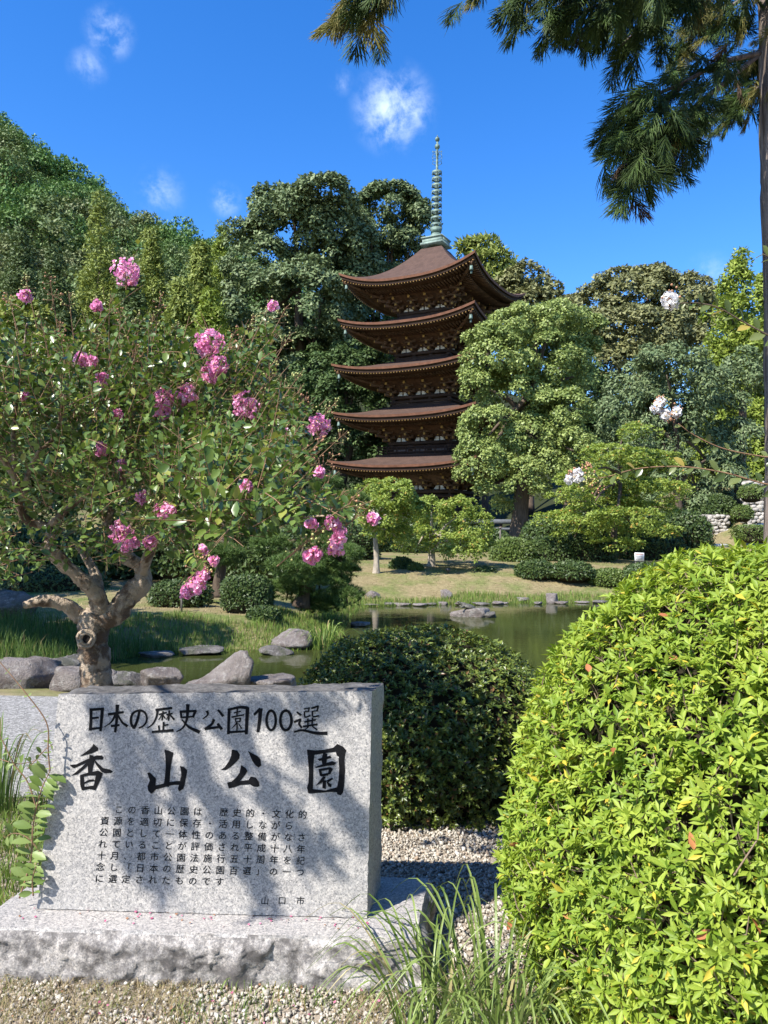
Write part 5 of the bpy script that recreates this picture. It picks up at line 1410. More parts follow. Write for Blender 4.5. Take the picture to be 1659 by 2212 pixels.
pr = proj(shade); shade = shade[(pr[:, 0] < -60) | (pr[:, 1] < -40)]
base2 = shade; dirs2 = unit(np.array([.1, 0, -.6]) + rng.normal(size=shade.shape) * .35)
print('shade shoots', len(shade), shade.min(0), shade.max(0))
lc = shade.mean(0)
q = spline([(*P(0, 984, CY - .5), .03), (-2.6, 3.4, 2.5, .026), (lc[0] - .4, lc[1] + .6, 2.9, .02), (lc[0], lc[1], lc[2] + .15, .012), (lc[0] + .5, lc[1] - .2, lc[2] + .1, .006)], 8)
g = Geo(); g.tube(q[:, :3], q[:, 3], 8); part('limb', g.mesh('limb', True), m_crb, myr)  # wood of the added out-of-view shade bough
def yof(u, v): return CY - .6 - 1.2 * float(sstep(230, 560, u)) * float(sstep(900, 1060, v))
FL = [(273, 588, 58), (452, 738, 60), (440, 752, 34), (470, 790, 44), (456, 806, 40), (405, 852, 46), (350, 862, 46), (348, 888, 34), (530, 877, 58), (689, 918, 50), (176, 776, 30), (196, 780, 26), (220, 820, 30), (255, 895, 18), (218, 970, 30), (262, 1004, 20),
      (262, 1150, 46), (272, 1172, 34), (325, 1172, 28), (306, 1074, 22), (350, 1100, 34), (368, 1106, 24), (530, 1050, 20), (425, 1262, 34), (440, 1240, 22), (404, 1278, 26), (680, 1200, 26), (668, 1204, 18), (724, 1184, 30), (736, 1155, 26), (720, 1130, 28), (672, 1130, 18), (612, 930, 13), (690, 1020, 14),
      (590, 662, 18), (55, 640, 24), (804, 1120, 20), (440, 1187, 14), (462, 1210, 14), (208, 660, 20), (55, 856, 16), (290, 1172, 18)]
tw = Geo(); LP, LD, LN, LL = [], [], [], []
def shoot(p, d, L, nleaf, lsz, tw, rad=.0022):
    bend = rng.normal(size=3) * .12
    q = np.array([p + d * L * s + bend * L * s * s + np.array([0, 0, -.06]) * L * s * s for s in np.linspace(0, 1, 5)])
    tw.tube(q, np.linspace(rad, rad * .45, 5), 4, cap=False)
    side = unit(np.cross(d, rng.normal(size=3)))
    for k in range(nleaf):
        s = .12 + .86 * k / max(1, nleaf - 1); pos = p + d * L * s + bend * L * s * s
        sd = side * (1 if k % 2 else -1)
        ax = unit(sd * 1.0 + d * .55 + rng.normal(size=3) * .22)
        nn = unit(np.cross(ax, d) * (1 if k % 2 else -1) * .4 + np.array([0, 0, 1.0]) + rng.normal(size=3) * .38 - TO_SUN * 0)
        LP.append(pos); LD.append(ax); LN.append(nn - ax * (nn @ ax)); LL.append(lsz * rng.uniform(.7, 1.25) * (1 - .3 * s))
for q_, (p, d) in enumerate(zip(base, dirs)):
    if q_ == len(base) - len(extra_b): n_base = len(LP)
    tip_ = proj((p + d * .3)[None])[0]; out_ = (not in_poly(OUT, tip_[0:1], tip_[1:2])[0]) and q_ < len(base) - len(extra_b)
    shoot(p, d, rng.uniform(.08, .14) if out_ else rng.uniform(.18, .36), 6 if out_ else int(rng.integers(9, 15)), .052, tw)
n_vis = len(LP)
for p, d in zip(base2, dirs2): shoot(p, d, rng.uniform(.05, .11), 7, .042, tw)
LP, LD, LN, LL = map(np.array, (LP, LD, LN, LL))
ok = np.ones(len(LP), bool); pr = proj(LP)
ok[:n_vis] &= in_poly(OUT, pr[:n_vis, 0], pr[:n_vis, 1]) | (rng.random(n_vis) < .10) | (np.arange(n_vis) > n_base)
ok[:n_vis] &= ~((pr[:n_vis, 0] > 700) & (pr[:n_vis, 1] < 1060) & (rng.random(n_vis) < .9))
for u, v, dia in FL: ok &= ~((np.hypot(pr[:, 0] - u, pr[:, 1] - v) < dia * .58) & (LP[:, 1] < yof(u, v) + .06))   # leaves do not bury the blossom
n_vis = int(ok[:n_vis].sum()); LP, LD, LN, LL = LP[ok], LD[ok], LN[ok], LL[ok]
big = pick(LP[:n_vis], LL[:n_vis], 300, rng)
rest = np.ones(len(LP), bool); rest[big] = False
part('twigs', tw.mesh('twigs', True), m_twig, myr, kind='stuff')
V, F = leaf_arr(LP[rest], LD[rest], LN[rest], LL[rest], LL[rest] * .58, T6)
part('leaves', mesh_np('leaves', V, [F]), m_cra, myr, kind='stuff')
leaf_parts(myr, 'leaf', 'crape_leaf', T8, m_cra, LP[big], LD[big], LN[big], LL[big], LL[big] * .58)

def petals(rng, c, R, n, size, squash=1.0):
    """a panicle: crinkled petals in little florets on an egg-shaped head"""
    nf = max(3, n // 7); d = rdir(rng, nf); fc = c + d * (R * rng.uniform(.45, 1.0, nf))[:, None] * np.array([1, 1, squash])
    k = np.repeat(np.arange(nf), 7); m_ = len(k)
    a = rdir(rng, m_); N = unit(d[k] + rdir(rng, m_) * .6); D = unit(np.cross(N, a) + d[k] * .25)
    Pn = fc[k] + D * size * .15
    s = size * rng.uniform(.6, 1.2, m_)
    return leaf_arr(Pn, D, unit(N + rdir(rng, m_) * .5), s, s * 1.15, T6), fc
def beads(rng, c, R, n, r, up):
    g = Geo(); V, F = ICO1
    for k in range(n):
        d = rdir(rng, 1)[0]; q = c + d * R * rng.uniform(.3, 1.0) + up * R * .3
        g.add(V * r * rng.uniform(.7, 1.3) + q, F)
    return g
def panicle(parent, u, v, dia, Y, mat, seed, nb=14, petal=.016, budm=None):
    rng = np.random.default_rng(seed); c = P(u, v, Y); R = px(dia, Y) / 2
    (V, F), fc = petals(rng, c, R * .92, int(60 + 5200 * R), petal, 1.05)
    o = part('flower_cluster', mesh_np('flower_cluster', V, [F]), mat, parent)
    g = Geo(); Vi, Fi = ICO1
    for q in fc[:max(3, len(fc) // 4)]: g.add(Vi * .0035 + q + unit(CAM - q) * .004, Fi)
    part('stamens', g.mesh('stamens'), m_yst, o, kind='stuff')
    if nb:
        part('buds', beads(rng, c + (0, 0, R * .3), R * 1.5, nb, .0048, np.array([0, 0, 1.0])).mesh('buds', True), budm or m_bud, o, kind='stuff')
    g = Geo()
    for q in fc[:8]: g.tube([c + (0, 0, -R * 1.2), (c + q) / 2 + rng.normal(size=3) * R * .1, q], [.002, .0015, .001], 4, cap=False)
    part('stalks', g.mesh('stalks'), m_twig, o, kind='stuff')
    return o
for k, (u, v, dia) in enumerate(FL): panicle(myr, u, v, dia * 1.12, yof(u, v), m_pink, 900 + k, 10 if dia > 20 else 5)
for k, (u, v) in enumerate([(110, 618), (60, 620), (330, 690), (345, 655), (300, 700), (380, 720), (500, 735), (540, 700), (620, 735), (650, 870), (715, 880), (735, 945), (640, 930), (600, 900), (500, 930), (260, 690), (150, 650), (210, 740), (130, 720), (420, 930), (280, 930), (250, 960), (330, 1060), (690, 1150), (750, 1090),
                            (780, 1110), (660, 1170), (440, 1220), (300, 1130), (90, 700), (20, 650), (380, 800), (560, 860), (290, 760), (610, 680), (575, 675), (680, 965), (590, 800), (640, 820), (705, 1000)]):
    rg = np.random.default_rng(1500 + k); Y = yof(u, v) + rg.uniform(-.15, .15); c = P(u, v, Y); ax = unit(unit(c - ctr) + np.array([0, 0, .6]))
    g = Geo(); g2 = Geo(); Vi, Fi = ICO1
    st = c - ax * .07; g2.tube([st - ax * .14, st, c + ax * .05], [.0028, .002, .001], 5, cap=False)
    for j in range(16):
        s = rg.uniform(0, 1); d = unit(rdir(rg, 1)[0] + ax * .5); a0 = st + ax * .12 * s; q = a0 + d * .05 * (1.1 - s * .6)
        g.add(Vi * rg.uniform(.0035, .006) + q, Fi); g2.tube([a0, q], .0009, 4, cap=False)
    o = part('bud_cluster', g.mesh('bud_cluster', True), m_bud if k % 3 else m_budr, myr, kind='stuff'); part('stalks', g2.mesh('stalks'), m_twig, o, kind='stuff')

# ================================================================== AZALEA MOUND (bright) AND ROUND DARK BUSH
m_az = leaf_mat('azalea_leaves', (.21, .30, .028), (.40, .48, .075), (.56, .46, .06), .03, trans=.38, rough=.5, spec=.3, nsc=7, nmix=((.13, .225, .022), (.28, .38, .05)), tcol=(1, 1, .45))
m_bush = leaf_mat('dark_bush_leaves', (.06, .10, .016), (.19, .235, .042), (.17, .095, .035), .05, trans=.2, rough=.36, spec=.55)
def rosettes(rng, c, r, n, m_, L, W, zmin, power=2.0, sel=None, lumps=.05):
    d = rdir(rng, n * 3); d = d[(c[2] + d[:, 2] * r[2]) > zmin][:n]; n = len(d)
    k = (np.abs(d) ** power).sum(1) ** (-1 / power)
    Q = c + d * k[:, None] * r; b = 1 + lumps * vnoise(Q, 3.2, 5, 3) + .02 * vnoise(Q, 11, 9, 2)
    Q = c + d * (k * b * rng.uniform(.93, 1.035, n))[:, None] * r
    nor = unit(d / r)
    if sel is not None: ok = sel(Q, nor); Q, nor = Q[ok], nor[ok]; n = len(Q)
    ax = unit(nor * .75 + np.array([0, 0, .55]) + rng.normal(size=(n, 3)) * .28)
    s = unit(np.cross(ax, rng.normal(size=(n, 3)))); w = np.cross(ax, s)
    i = np.repeat(np.arange(n), m_); j = np.tile(np.arange(m_), n)
    th = j * 2.4 + rng.uniform(0, 6.28, n)[i] + rng.normal(size=len(i)) * .2
    rad = s[i] * np.cos(th)[:, None] + w[i] * np.sin(th)[:, None]
    el = rng.uniform(.15, .95, len(i)) * np.where(j < m_ * .4, 1.25, .6)
    D = unit(rad * np.cos(el)[:, None] + ax[i] * np.sin(el)[:, None])
    N = unit(ax[i] * np.cos(el)[:, None] - rad * np.sin(el)[:, None] + rng.normal(size=(len(i), 3)) * .15)
    Pn = Q[i] - ax[i] * (rng.uniform(0, .35, len(i)) * L)[:, None]
    ll = L * rng.uniform(.65, 1.2, len(i)) * np.clip(rng.normal(1.0, .22, n), .55, 1.6)[i]
    return Pn, D, N, ll, W / L * ll, Q, ax
rng = np.random.default_rng(55)
AC, AR = np.array([1.375, 2.56, .45]), np.array([.91, .94, .98])
az = thing('azalea_mound', (AC[0], AC[1], 0), 'large bright lime-green clipped azalea mound in the right foreground', 'shrub')
front = lambda Q, n: ((Q - CAM) * n).sum(1) < .35
Pn, D, N, L, W, Q, ax = rosettes(rng, AC, AR, 19500, 7, .034, .0108, .0, 2.1, front)
big = pick(Pn, L, 300, rng); rest = np.ones(len(Pn), bool); rest[big] = False
V, F = leaf_arr(Pn[rest], D[rest], N[rest], L[rest], W[rest], T4); print('azalea leaves', len(Pn))
part('leaves', mesh_np('leaves', V, [F]), m_az, az, kind='stuff')
leaf_parts(az, 'leaf', 'azalea_leaf', T8, m_az, Pn[big], D[big], N[big], L[big], W[big])
g = Geo()
for k in range(0, len(Q), 3):
    a = ax[k]; p0 = Q[k] - a * .16 + rng.normal(size=3) * .02
    g.tube([p0, Q[k] - a * .05 + rng.normal(size=3) * .012, Q[k]], [.0024, .002, .0012], 4, cap=False)
part('twigs', g.mesh('twigs'), plain('azalea_twig', (.22, .16, .11), .8), az, kind='stuff')
def core_part(parent, c, r, power=2.0, f=.88):
    th, ph = np.meshgrid(np.linspace(.02, math.pi * .9, 20), np.linspace(0, 2 * math.pi, 41)[:-1], indexing='ij')
    q = np.stack([np.sin(th) * np.cos(ph), np.sin(th) * np.sin(ph), np.cos(th)], -1).reshape(-1, 3)
    kk = (np.abs(q) ** power).sum(1) ** (-1 / power); Q = c + q * (kk * f)[:, None] * r; Q = Q + .012 * nvec(Q, 14, 3, 2); Q[:, 2] = np.maximum(Q[:, 2], .0)
    i = np.arange(19)[:, None] * 40; j = np.arange(40)[None]; e = (j + 1) % 40
    part('dark_core', mesh_np('dark_core', Q, [np.stack([i + j, i + 40 + j, i + 40 + e, i + e], -1).reshape(-1, 4)], True), core_m, parent)  # solid dark shell filling the inside so nothing shows through
core_part(az, AC, AR, 2.1, .90)
# a few withered leaves and two fallen pink blossoms caught in the mound
m_dead = leaf_mat('withered_leaf', (.35, .12, .05), (.48, .22, .08), trans=.2, rough=.6)
idx = [k for k in pick(Q, np.ones(len(Q)), 2500, rng)[::90]][:24]
for k in idx:
    leaf_parts(az, 'withered_leaf', 'withered_leaf', T8, m_dead, Q[k:k + 1] + ax[k:k + 1] * .004, unit(rng.normal(size=(1, 3)) + ax[k:k + 1] * .3), ax[k:k + 1] + rng.normal(size=(1, 3)) * .3, np.array([.042]), np.array([.02]))

BC, BR = np.array([P(914, 1500, 4.4)[0], 4.4, .30]), np.array([.735, .68, .575])
bush = thing('round_bush', (BC[0], BC[1], 0), 'dome-shaped dark green clipped bush right behind the monument', 'shrub')
Pn, D, N, L, W, Q, ax = rosettes(rng, BC, BR, 10500, 6, .027, .0115, .02, 2.3, lambda Q, n: ((Q - CAM) * n).sum(1) < 1.2, .10)
big = pick(Pn, L, 300, rng); rest = np.ones(len(Pn), bool); rest[big] = False
V, F = leaf_arr(Pn[rest], D[rest], N[rest], L[rest], W[rest], T2)
part('leaves', mesh_np('leaves', V, [F]), m_bush, bush, kind='stuff')
leaf_parts(bush, 'leaf', 'bush_leaf', T6, m_bush, Pn[big], D[big], N[big], L[big], W[big])
core_part(bush, BC, BR, 2.3, .90)

# ================================================================== NEAR CEDAR (top right)
m_cs = leaf_mat('cedar_sprays', (.030, .065, .012), (.085, .14, .028), trans=.2, rough=.55, tcol=(1, 1, .5))
m_csy = leaf_mat('cedar_sprays_dry', (.15, .16, .04), (.30, .27, .07), trans=.3, rough=.6)
m_csb = leaf_mat('cedar_sprays_brown', (.085, .055, .035), (.17, .11, .065), trans=.15, rough=.7)
t = NT('cedar_bark')
mp = t.n('Mapping'); mp.inputs['Scale'].default_value = (26, 26, 1.6); t.l(t.coord(), mp.inputs[0])
_a = t.noise(1.0, 6, .65, mp.outputs[0])
m_cb = t.done(t.bsdf(t.mix(t.val(_a, .35, .65), (.075, .055, .042), (.27, .22, .18)), .9, .1, t.bump(_a, 1.0, .02)))
CDY = 5.2
ced = thing('cedar_tree', (P(1690, 1200, CDY)[0], CDY, 0), 'near cedar at the right edge with dark drooping boughs across the top', 'tree')
rng = np.random.default_rng(66)
g = Geo(); q = spline([(*P(1716, 1560, CDY), .23), (*P(1708, 1150, CDY), .165), (*P(1702, 700, CDY), .15), (*P(1692, 300, CDY), .145), (*P(1686, -100, CDY), .14), (*P(1684, -500, CDY), .13)], 10)
q[0][2] = -.1
g.tube(q[:, :3], q[:, 3], 22, wob=.05, rng=rng); part('trunk', g.mesh('trunk', True), m_cb, ced)
def spray_mesh(seed, mat):
    """a flat drooping fan of rope-like twigs along +y, length about 1"""
    rng = np.random.default_rng(seed); g = Geo()
    main = np.array([(0, s, -.10 * s * s) for s in np.linspace(0, .75, 7)]); g.tube(main, np.linspace(.014, .008, 7), 3, cap=False)
    n = 40
    for k in range(n):
        s = (k + .5) / n; p0 = np.array([0, s * .74, -.10 * s * s * .55]); sd = 1 if k % 2 else -1
        L = (.26 + .34 * math.sin(math.pi * min(1, .25 + s * .8))) * rng.uniform(.75, 1.15)
        a = math.radians(rng.uniform(24, 52) * (1 - .45 * s)); d = np.array([sd * math.sin(a), math.cos(a), rng.normal() * .16])
        pts = [p0 + d * L * q + np.array([0, .10, -.12]) * L * q * q for q in np.linspace(0, 1, 4)]
        g.tube(pts, [.008, .0115, .010, .002], 3, cap=False)
        for j in range(1):
            q = rng.uniform(.25, .6); b0 = p0 + d * L * q; a2 = a + rng.choice([-1, 1]) * rng.uniform(.25, .5); d2 = np.array([sd * math.sin(a2), math.cos(a2), rng.normal() * .2])
            g.tube([b0, b0 + d2 * L * .25 + (0, 0, -.01), b0 + d2 * L * .45 + (0, .02, -.05)], [.007, .0105, .002], 3, cap=False)
    me = g.mesh('spray'); me.materials.append(mat); return me
SPR = [spray_mesh(700 + k, m_cs) for k in range(5)]; SPY = [spray_mesh(720 + k, m_csy) for k in range(2)]; SPB = [spray_mesh(730 + k, m_csb) for k in range(2)]
def place_spray(p, d, size, me):
    size = size * .80
    d = unit(d); x = unit(np.cross(d, rng.normal(size=3) * .7 + np.array([0, -.6, .5]))); z = np.cross(x, d)
    M = Matrix(((x[0] * size, d[0] * size, z[0] * size, p[0]), (x[1] * size, d[1] * size, z[1] * size, p[1]), (x[2] * size, d[2] * size, z[2] * size, p[2]), (0, 0, 0, 1)))
    SPL.append((p, size, me, M))
SPL = []
def bough(pts, n, size, fan=(.5, -.75), spread=.5, mix=(0.000, .06), rad=.018, along=(.15, 1.0), wide=14):
    """pts: (u,v,depth) of the woody bough; sprays hang from it. fan: spray direction in the picture (right, up)"""
    q = spline([P(*p) for p in pts], 8); g = Geo(); g.tube(q, np.linspace(rad, rad * .3, len(q)), 7, wob=.1, rng=rng); part('bough', g.mesh('bough', True), m_cb, ced)
    T = np.gradient(q, axis=0)
    for k in range(int(n * 1.5)):
        s = rng.uniform(*along); i = min(len(q) - 1, int(s * (len(q) - 1)))
        d = C_RT * (fan[0] + rng.normal() * spread) + C_UP * (fan[1] + rng.normal() * spread * .55) + _f * rng.normal() * .45 + unit(T[i]) * .35
        p = q[i] + (C_RT * rng.normal() + C_UP * rng.normal() * .8) * px(wide, 4) + _f * rng.normal() * .12
        r = rng.random(); me = SPB[rng.integers(2)] if r < mix[0] else SPY[rng.integers(2)] if r < mix[0] + mix[1] else SPR[rng.integers(5)]
        place_spray(p, d, size * rng.uniform(.75, 1.2), me)
bough([(1690, -260, 4.9), (1300, -190, 4.2), (1000, -110, 3.9), (830, -30, 3.8), (760, 10, 3.8)], 17, .26, (-.35, -.85), .40, (0.020, .45), along=(.62, 1), wide=12)
bough([(1690, -300, 4.9), (1250, -180, 4.3), (1080, -90, 4.1), (940, -60, 4.0)], 5, .22, (-.1, -.9), .3, (0.000, .3), along=(.75, 1), wide=10)
bough([(1690, -200, 5.0), (1450, -120, 4.5), (1250, -50, 4.2), (1110, 10, 4.1)], 30, .30, (-.32, -.85), .35, (0.030, .06), along=(.35, 1), wide=22)
bough([(1690, -140, 5.0), (1480, -90, 4.5), (1330, -10, 4.3), (1200, 60, 4.2)], 34, .28, (-.25, -.9), .35, (0.050, .05), along=(.35, 1), wide=24)
bough([(1690, -100, 5.0), (1540, -40, 4.6), (1420, 30, 4.4), (1340, 100, 4.3)], 30, .28, (-.25, -.8), .45, (0.020, .08), along=(.2, 1), wide=24)
bough([(1640, 115, 5.1), (1550, 138, 4.8), (1472, 181, 4.6), (1390, 215, 4.5), (1340, 240, 4.4)], 36, .27, (-.35, -.75), .5, (0.020, .03), along=(.15, 1), wide=16)
bough([(1635, 122, 5.1), (1532, 205, 4.8), (1460, 259, 4.6), (1394, 289, 4.4), (1330, 315, 4.3)], 42, .27, (-.15, -.80), .6, (0.025, .03), along=(.30, 1), wide=16)
bough([(1400, 285, 4.4), (1380, 340, 4.35), (1400, 380, 4.3)], 16, .25, (.05, -.85), .6, (0.050, .03), rad=.008, along=(.2, 1), wide=18)
bough([(1520, 215, 4.8), (1480, 290, 4.7), (1450, 350, 4.6)], 12, .24, (.1, -.8), .6, (0.125, .03), rad=.009, along=(.3, 1), wide=14)
bough([(1650, 180, 5.2), (1600, 220, 5.4), (1570, 270, 5.5)], 24, .24, (-.25, -.6), .7, (0.040, .30), rad=.01, along=(.2, 1), wide=22)
bough([(1690, -60, 5.0), (1600, 0, 5.2), (1540, 40, 5.4), (1480, 90, 5.4)], 38, .26, (-.1, -.6), .7, (0.025, .25), along=(.2, 1), wide=26)
bough([(1690, 60, 5.0), (1640, 130, 5.4), (1620, 200, 5.6)], 18, .24, (-.2, -.6), .6, (0.030, .30), rad=.01, along=(.2, 1), wide=20)
bough([(1690, -240, 4.9), (1560, -160, 4.4), (1430, -90, 4.1), (1330, -20, 4.0)], 22, .28, (-.15, -.9), .35, (0.080, .05), along=(.3, 1), wide=24)

ps = np.array([q[0] for q in SPL]); order = pick(ps, np.array([q[1] for q in SPL]), len(SPL), rng); rest_g = {}
for r_, k in enumerate(order):
    p, size, me, M = SPL[k]
    if r_ < 300: part('spray', me, None, ced, world=M)
    else: rest_g.setdefault(me.materials[0].name, []).append((me, M))
for mn, lst in rest_g.items():
    g = Geo()
    for me, M in lst:
        q = np.zeros(len(me.vertices) * 3, np.float32); me.vertices.foreach_get('co', q); A = np.array(M)
        f = np.zeros(len(me.loops), np.int32); me.loops.foreach_get('vertex_index', f)
        g.add(q.reshape(-1, 3) @ A[:3, :3].T + A[:3, 3], f.reshape(-1, 4))
    part('sprays', g.mesh('sprays'), bpy.data.materials[mn], ced, kind='stuff')

# ================================================================== WHITE CRAPE MYRTLE SHOOTS (from the right)
m_wl = leaf_mat('white_crape_leaves', (.075, .11, .028), (.16, .19, .06), (.34, .27, .06), .04, trans=.3, rough=.30, spec=.6)
wc = thing('white_crape_myrtle', (2.9, 3.0, 0), 'white flowering crape myrtle reaching in from the right edge', 'tree')
rng = np.random.default_rng(88)
g = Geo(); q = spline([(2.9, 3.0, -.05, .06), (2.75, 3.05, 1.0, .045), (2.35, 3.1, 1.9, .03), (2.3, 3.15, 2.6, .012)], 8); g.tube(q[:, :3], q[:, 3], 9, wob=.06, rng=rng); part('trunk', g.mesh('trunk', True), m_crb, wc)
def white_shoot(pts, Y, nl, lsz, fl):
    q = spline([P(u, v, Y) for u, v in pts], 10); g = Geo(); g.tube(q, np.linspace(.004, .0018, len(q)), 6); part('shoot', g.mesh('shoot', True), m_twig if Y > 3.1 else bark_m, wc)
    n = nl; Pn, D, N, L = [], [], [], []
    for k in range(n):
        i = int((k + .5) / n * (len(q) - 1)); T = unit(q[min(i + 1, len(q) - 1)] - q[max(i - 1, 0)])
        s = 1 if k % 2 else -1; sd = unit(np.cross(T, _f)) * s
        ax_ = unit(sd * .75 + T * .75 + _f * rng.normal() * .3); nn = unit(-_f * .6 + np.array([0, 0, .7]) + rng.normal(size=3) * .4)
        Pn.append(q[i]); D.append(ax_); N.append(nn - ax_ * (nn @ ax_)); L.append(lsz * rng.uniform(.8, 1.15) * (.75 + .5 * (1 - k / n)))
    Pn, D, N, L = map(np.array, (Pn, D, N, L)); leaf_parts(wc, 'leaf', 'white_crape_leaf', T8, m_wl, Pn, D, N, L, L * .56)
    for u, v, dia in fl: panicle(wc, u, v, dia, Y, m_white, 2000 + int(u), 12, .015, m_budr)
white_shoot([(1700, 745), (1655, 722), (1600, 692), (1550, 664), (1500, 654), (1462, 656)], 3.0, 17, .052, [(1447, 650, 36)])
white_shoot([(1700, 1055), (1640, 1042), (1560, 1020), (1470, 1008), (1380, 1012), (1310, 1030), (1262, 1036)], 3.2, 30, .054, [(1247, 1028, 26), (1232, 1034, 20)])
white_shoot([(1700, 990), (1640, 985), (1560, 968), (1500, 940), (1465, 915)], 3.6, 14, .046, [(1418, 880, 24), (1436, 896, 22), (1462, 890, 20), (1428, 868, 16)])
white_shoot([(1690, 575), (1662, 556), (1646, 548)], 3.0, 4, .045, [])
for k, (u, v, Y) in enumerate(((1275, 1042, 3.2), (1290, 1056, 3.2), (1262, 1050, 3.2), (1270, 1015, 3.2), (1440, 870, 3.6), (1452, 905, 3.6))):
    rg = np.random.default_rng(2500 + k); c = P(u, v, Y)
    part('bud_cluster', beads(rg, c, .035, 22, .0042, np.array([0, 0, 1.0])).mesh('buds', True), m_budr if k % 2 else m_bud, wc, kind='stuff')

# ================================================================== FOREGROUND: tuft, weeds, gravel, petals
m_tuft = leaf_mat('tuft_blades', (.105, .17, .028), (.27, .345, .095), (.42, .36, .17), .06, trans=.35, rough=.4, spec=.5)
p = G(1075, 2235); clump_thing('grass_tuft', 'long-bladed grass tuft at the bottom in front of the plinth corner', 'grass', (p[0], p[1], 0), 120, .37, .009, m_tuft, 601, .17, 1.5)
p = G(930, 2245); clump_thing('grass_tuft', 'smaller arching grass tuft at the bottom edge left of the large one', 'grass', (p[0], p[1], 0), 60, .34, .008, m_tuft, 602, .10, 1.35)
p = G(1250, 2200); clump_thing('grass_tuft', 'sparse grass tuft at the foot of the bright azalea', 'grass', (p[0], p[1], 0), 36, .36, .007, m_tuft, 603, .10, 1.1)
p = G(8, 1760); clump_thing('grass_tuft', 'upright dark grass tuft at the left edge beside the monument', 'grass', (p[0] - .05, p[1], 0), 70, .5, .008, m_grd, 604, .12, .5)

# leafy weed climbing beside the monument's left edge
m_weed = leaf_mat('weed_leaves', (.13, .20, .045), (.24, .31, .10), trans=.3, rough=.45)
wd = thing('leafy_weed', (*G(45, 1935)[:2], 0), 'leafy weed stem with paired leaves at the left edge of the monument', 'plant')
rng = np.random.default_rng(99)
def weed(pts, Y, n, lsz, r=.0028, bare=0.0, mat=None, stem=None):
    q = spline([P(u, v, Y) for u, v in pts], 10); g = Geo(); g.tube(q, np.linspace(r, r * .5, len(q)), 6); part('stem', g.mesh('stem', True), stem or m_twig, wd)
    Pn, D, N, L = [], [], [], []
    for k in range(n):
        f = bare + (1 - bare) * (k + .5) / n; i = min(len(q) - 2, int(f * (len(q) - 1))); T = unit(q[i + 1] - q[max(i - 1, 0)])
        for s in (-1, 1):
            a_ = unit(np.cross(T, _f) * s + T * .25 + rng.normal(size=3) * .16 - _f * .25); nn = unit(np.array([0, -.35, .9]) + rng.normal(size=3) * .3)
            Pn.append(q[i]); D.append(a_); N.append(nn - a_ * (nn @ a_)); L.append(lsz * rng.uniform(.8, 1.2))
    Pn, D, N, L = map(np.array, (Pn, D, N, L)); leaf_parts(wd, 'leaf', 'weed_leaf', T8, mat or m_weed, Pn, D, N, L, L * .5)
weed([(42, 1940), (66, 1860), (72, 1780), (88, 1710), (108, 1665)], 2.64, 17, .058, .0032, .08)
weed([(72, 1935), (70, 1900), (78, 1870)], 2.62, 5, .042)
weed([(108, 1665), (104, 1620), (100, 1560), (50, 1490), (0, 1430), (-30, 1390)], 2.63, 13, .016, .0026)
weed([(80, 1750), (60, 1690), (30, 1650), (0, 1590), (-30, 1550)], 2.7, 9, .02, .0026)
weed([(60, 1660), (110, 1610), (170, 1592), (205, 1596)], 3.0, 7, .034, .002)
weed([(0, 1640), (40, 1650), (90, 1640)], 3.0, 6, .034, .002)
weed([(95, 1850), (60, 1810), (30, 1800), (10, 1810)], 2.8, 5, .04, .002)

# pale chips round the monument
rng = np.random.default_rng(5)
m_chip = NT('pale_chips'); gi = m_chip.n('NewGeometry')
cc = m_chip.ramp(gi.outputs['Random Per Island'], [(0, (.13, .11, .09)), (.15, (.28, .25, .205)), (.45, (.40, .365, .30)), (.75, (.49, .455, .395)), (.9, (.34, .26, .19)), (1, (.62, .595, .54))])
m_chip = m_chip.done(m_chip.bsdf(cc, .85, .2))
def base_in(x, y, gro=0.0):
    poly = np.array([bFL[:2], bFR[:2], bBR[:2], bBL[:2]]); return poly_dist(poly, x, y) > gro
x = rng.uniform(-1.9, 1.5, 60000); y = rng.uniform(2.05, 4.6, 60000)
pr = proj(np.stack([x, y, 0 * x], 1))
ok = (pr[:, 0] > -20) & (pr[:, 1] < 2240) & ~base_in(x, y, .02) & (pr[:, 0] < 1280)
ok &= ~((x < -1.05) & (y > 2.75)) & ~((x < .0) & (y > 2.95))
thin = (vnoise(np.stack([x, y, 0 * x], 1), 3.2, 6, 2) > .12) & (y < 2.6); ok &= ~(thin & (rng.random(len(x)) < .6))
x, y = x[ok], y[ok]; n = len(x); print('chips', n)
V0, F0 = ICO1
s = rng.uniform(.004, .0085, n) * np.where(rng.random(n) < .12, 1.5, 1.0); st = rng.uniform(.6, 1.35, (n, 3)); st[:, 2] *= .75
A = rng.normal(size=(n, 3, 3)); A, _ = np.linalg.qr(A)
V0 = np.array([(1, 0, 0), (-1, 0, 0), (0, 1, 0), (0, -1, 0), (0, 0, 1), (0, 0, -1)], float)
F0 = np.array([(0, 2, 4), (2, 1, 4), (1, 3, 4), (3, 0, 4), (2, 0, 5), (1, 2, 5), (3, 1, 5), (0, 3, 5)])
jit = 1.12 + rng.normal(size=(n, 6, 1)) * .18
Vp = np.einsum('nij,nkj->nki', A, V0[None] * st[:, None] * jit) * s[:, None, None] + np.stack([x, y, s * .35 + rng.uniform(0, .006, n)], 1)[:, None]
Fp = (F0[None] + (np.arange(n) * 6)[:, None, None]).reshape(-1, 3)
obj('pale_gravel', mesh_np('pale_gravel', Vp.reshape(-1, 3), [Fp]), m_chip, kind='stuff', label='pale stone chips covering the ground round the monument', cat='gravel')
rng = np.random.default_rng(6)
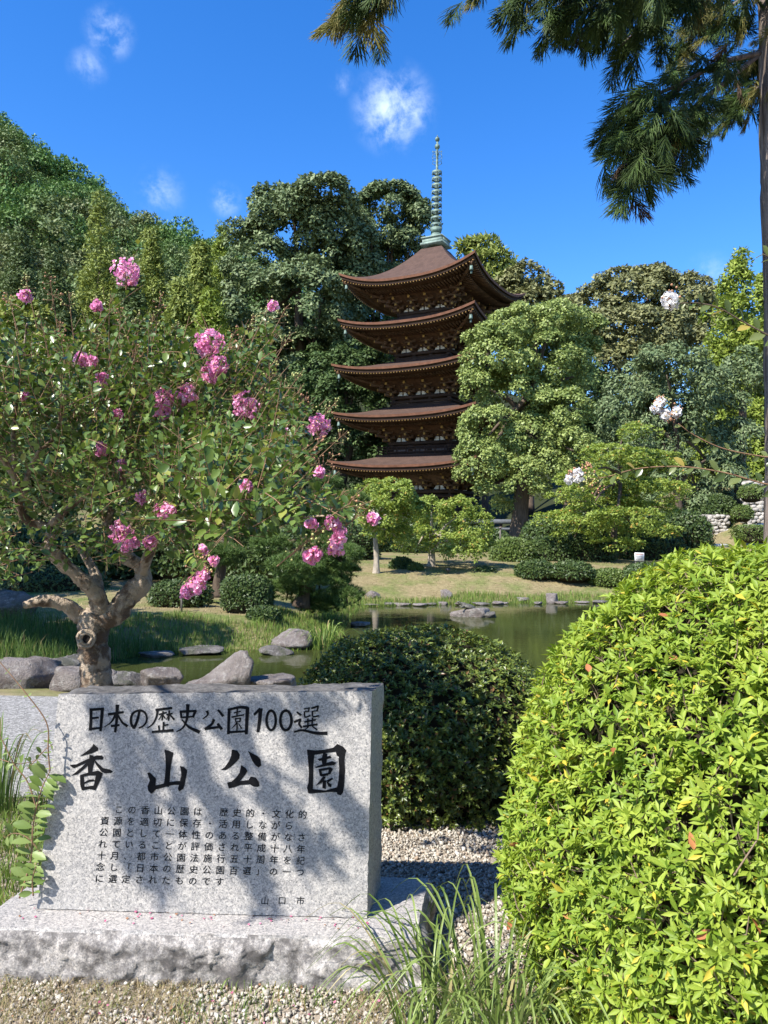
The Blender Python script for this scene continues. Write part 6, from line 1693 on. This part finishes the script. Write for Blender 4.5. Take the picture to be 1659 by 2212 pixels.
def flat(nm, lab, mat, n, x0, x1, y0, y1, f, h, w, lean):
    xx, yy = rng.uniform(x0, x1, n), rng.uniform(y0, y1, n); k = f(xx, yy); xx, yy = xx[k], yy[k]
    return grass(nm, lab, mat, rng, np.stack([xx, yy, 0 * xx], 1), h, w, lean)
nn_ = lambda x, y, sc=3.2, sd=6: vnoise(np.stack([x, y, 0 * x], 1), sc, sd, 2)
flat('lawn_grass', 'patch of short green grass left of the monument', m_gr, 16000, -3.2, -1.0, 2.7, 4.1, lambda x, y: ~base_in(x, y, -.01), .075, .005, .6)
flat('foreground_dry_grass', 'thin dry grass growing through the pale chips in front of the plinth', m_dry, 16000, -1.6, .5, 2.1, 2.62, lambda x, y: (nn_(x, y) > .0) & ~base_in(x, y, .03), .035, .0022, 1.4)
flat('foreground_green_grass', 'sparse green grass among the chips at the bottom edge', m_gr, 5000, -1.6, .5, 2.1, 2.6, lambda x, y: (nn_(x, y, 4, 9) > .12) & ~base_in(x, y, .03), .045, .0026, .9)
# fallen blossom on the plinth and the chips, and leaf litter
rng = np.random.default_rng(8)
def fallen(nm, lab, mat, n, fn, sz):
    Pn = np.array([fn() for _ in range(n)]); N = unit(np.array([0, 0, 1.0]) + rng.normal(size=(n, 3)) * .35); D = unit(np.cross(N, rng.normal(size=(n, 3))))
    s = sz * rng.uniform(.6, 1.3, n); V, F = leaf_arr(Pn, D, N, s, s * .9, T6)
    return obj(nm, mesh_np(nm, V, [F]), mat, kind='stuff', label=lab, cat='litter')
def on_plinth():
    a = rng.beta(2, 1.6); return bFL + e_x * a * np.linalg.norm(bFR - bFL) + n_h * (.03 + .10 * rng.random() ** .6) + (0, 0, .004)
m_pet = leaf_mat('fallen_petals', (.42, .06, .16), (.62, .22, .34), (.30, .16, .09), .45, trans=.2, rough=.7)
fallen('fallen_petals', 'faded pink petals scattered on the flat plinth top', m_pet, 70, on_plinth, .009)
def on_chips():
    while True:
        x, y = rng.uniform(-1.5, .6), rng.uniform(2.15, 2.65)
        if not base_in(np.array([x]), np.array([y]), -.01)[0]: return np.array([x, y, .016])
fallen('fallen_blossom', 'dull pink blossom litter on the chips before the plinth', m_pet, 150, on_chips, .010)
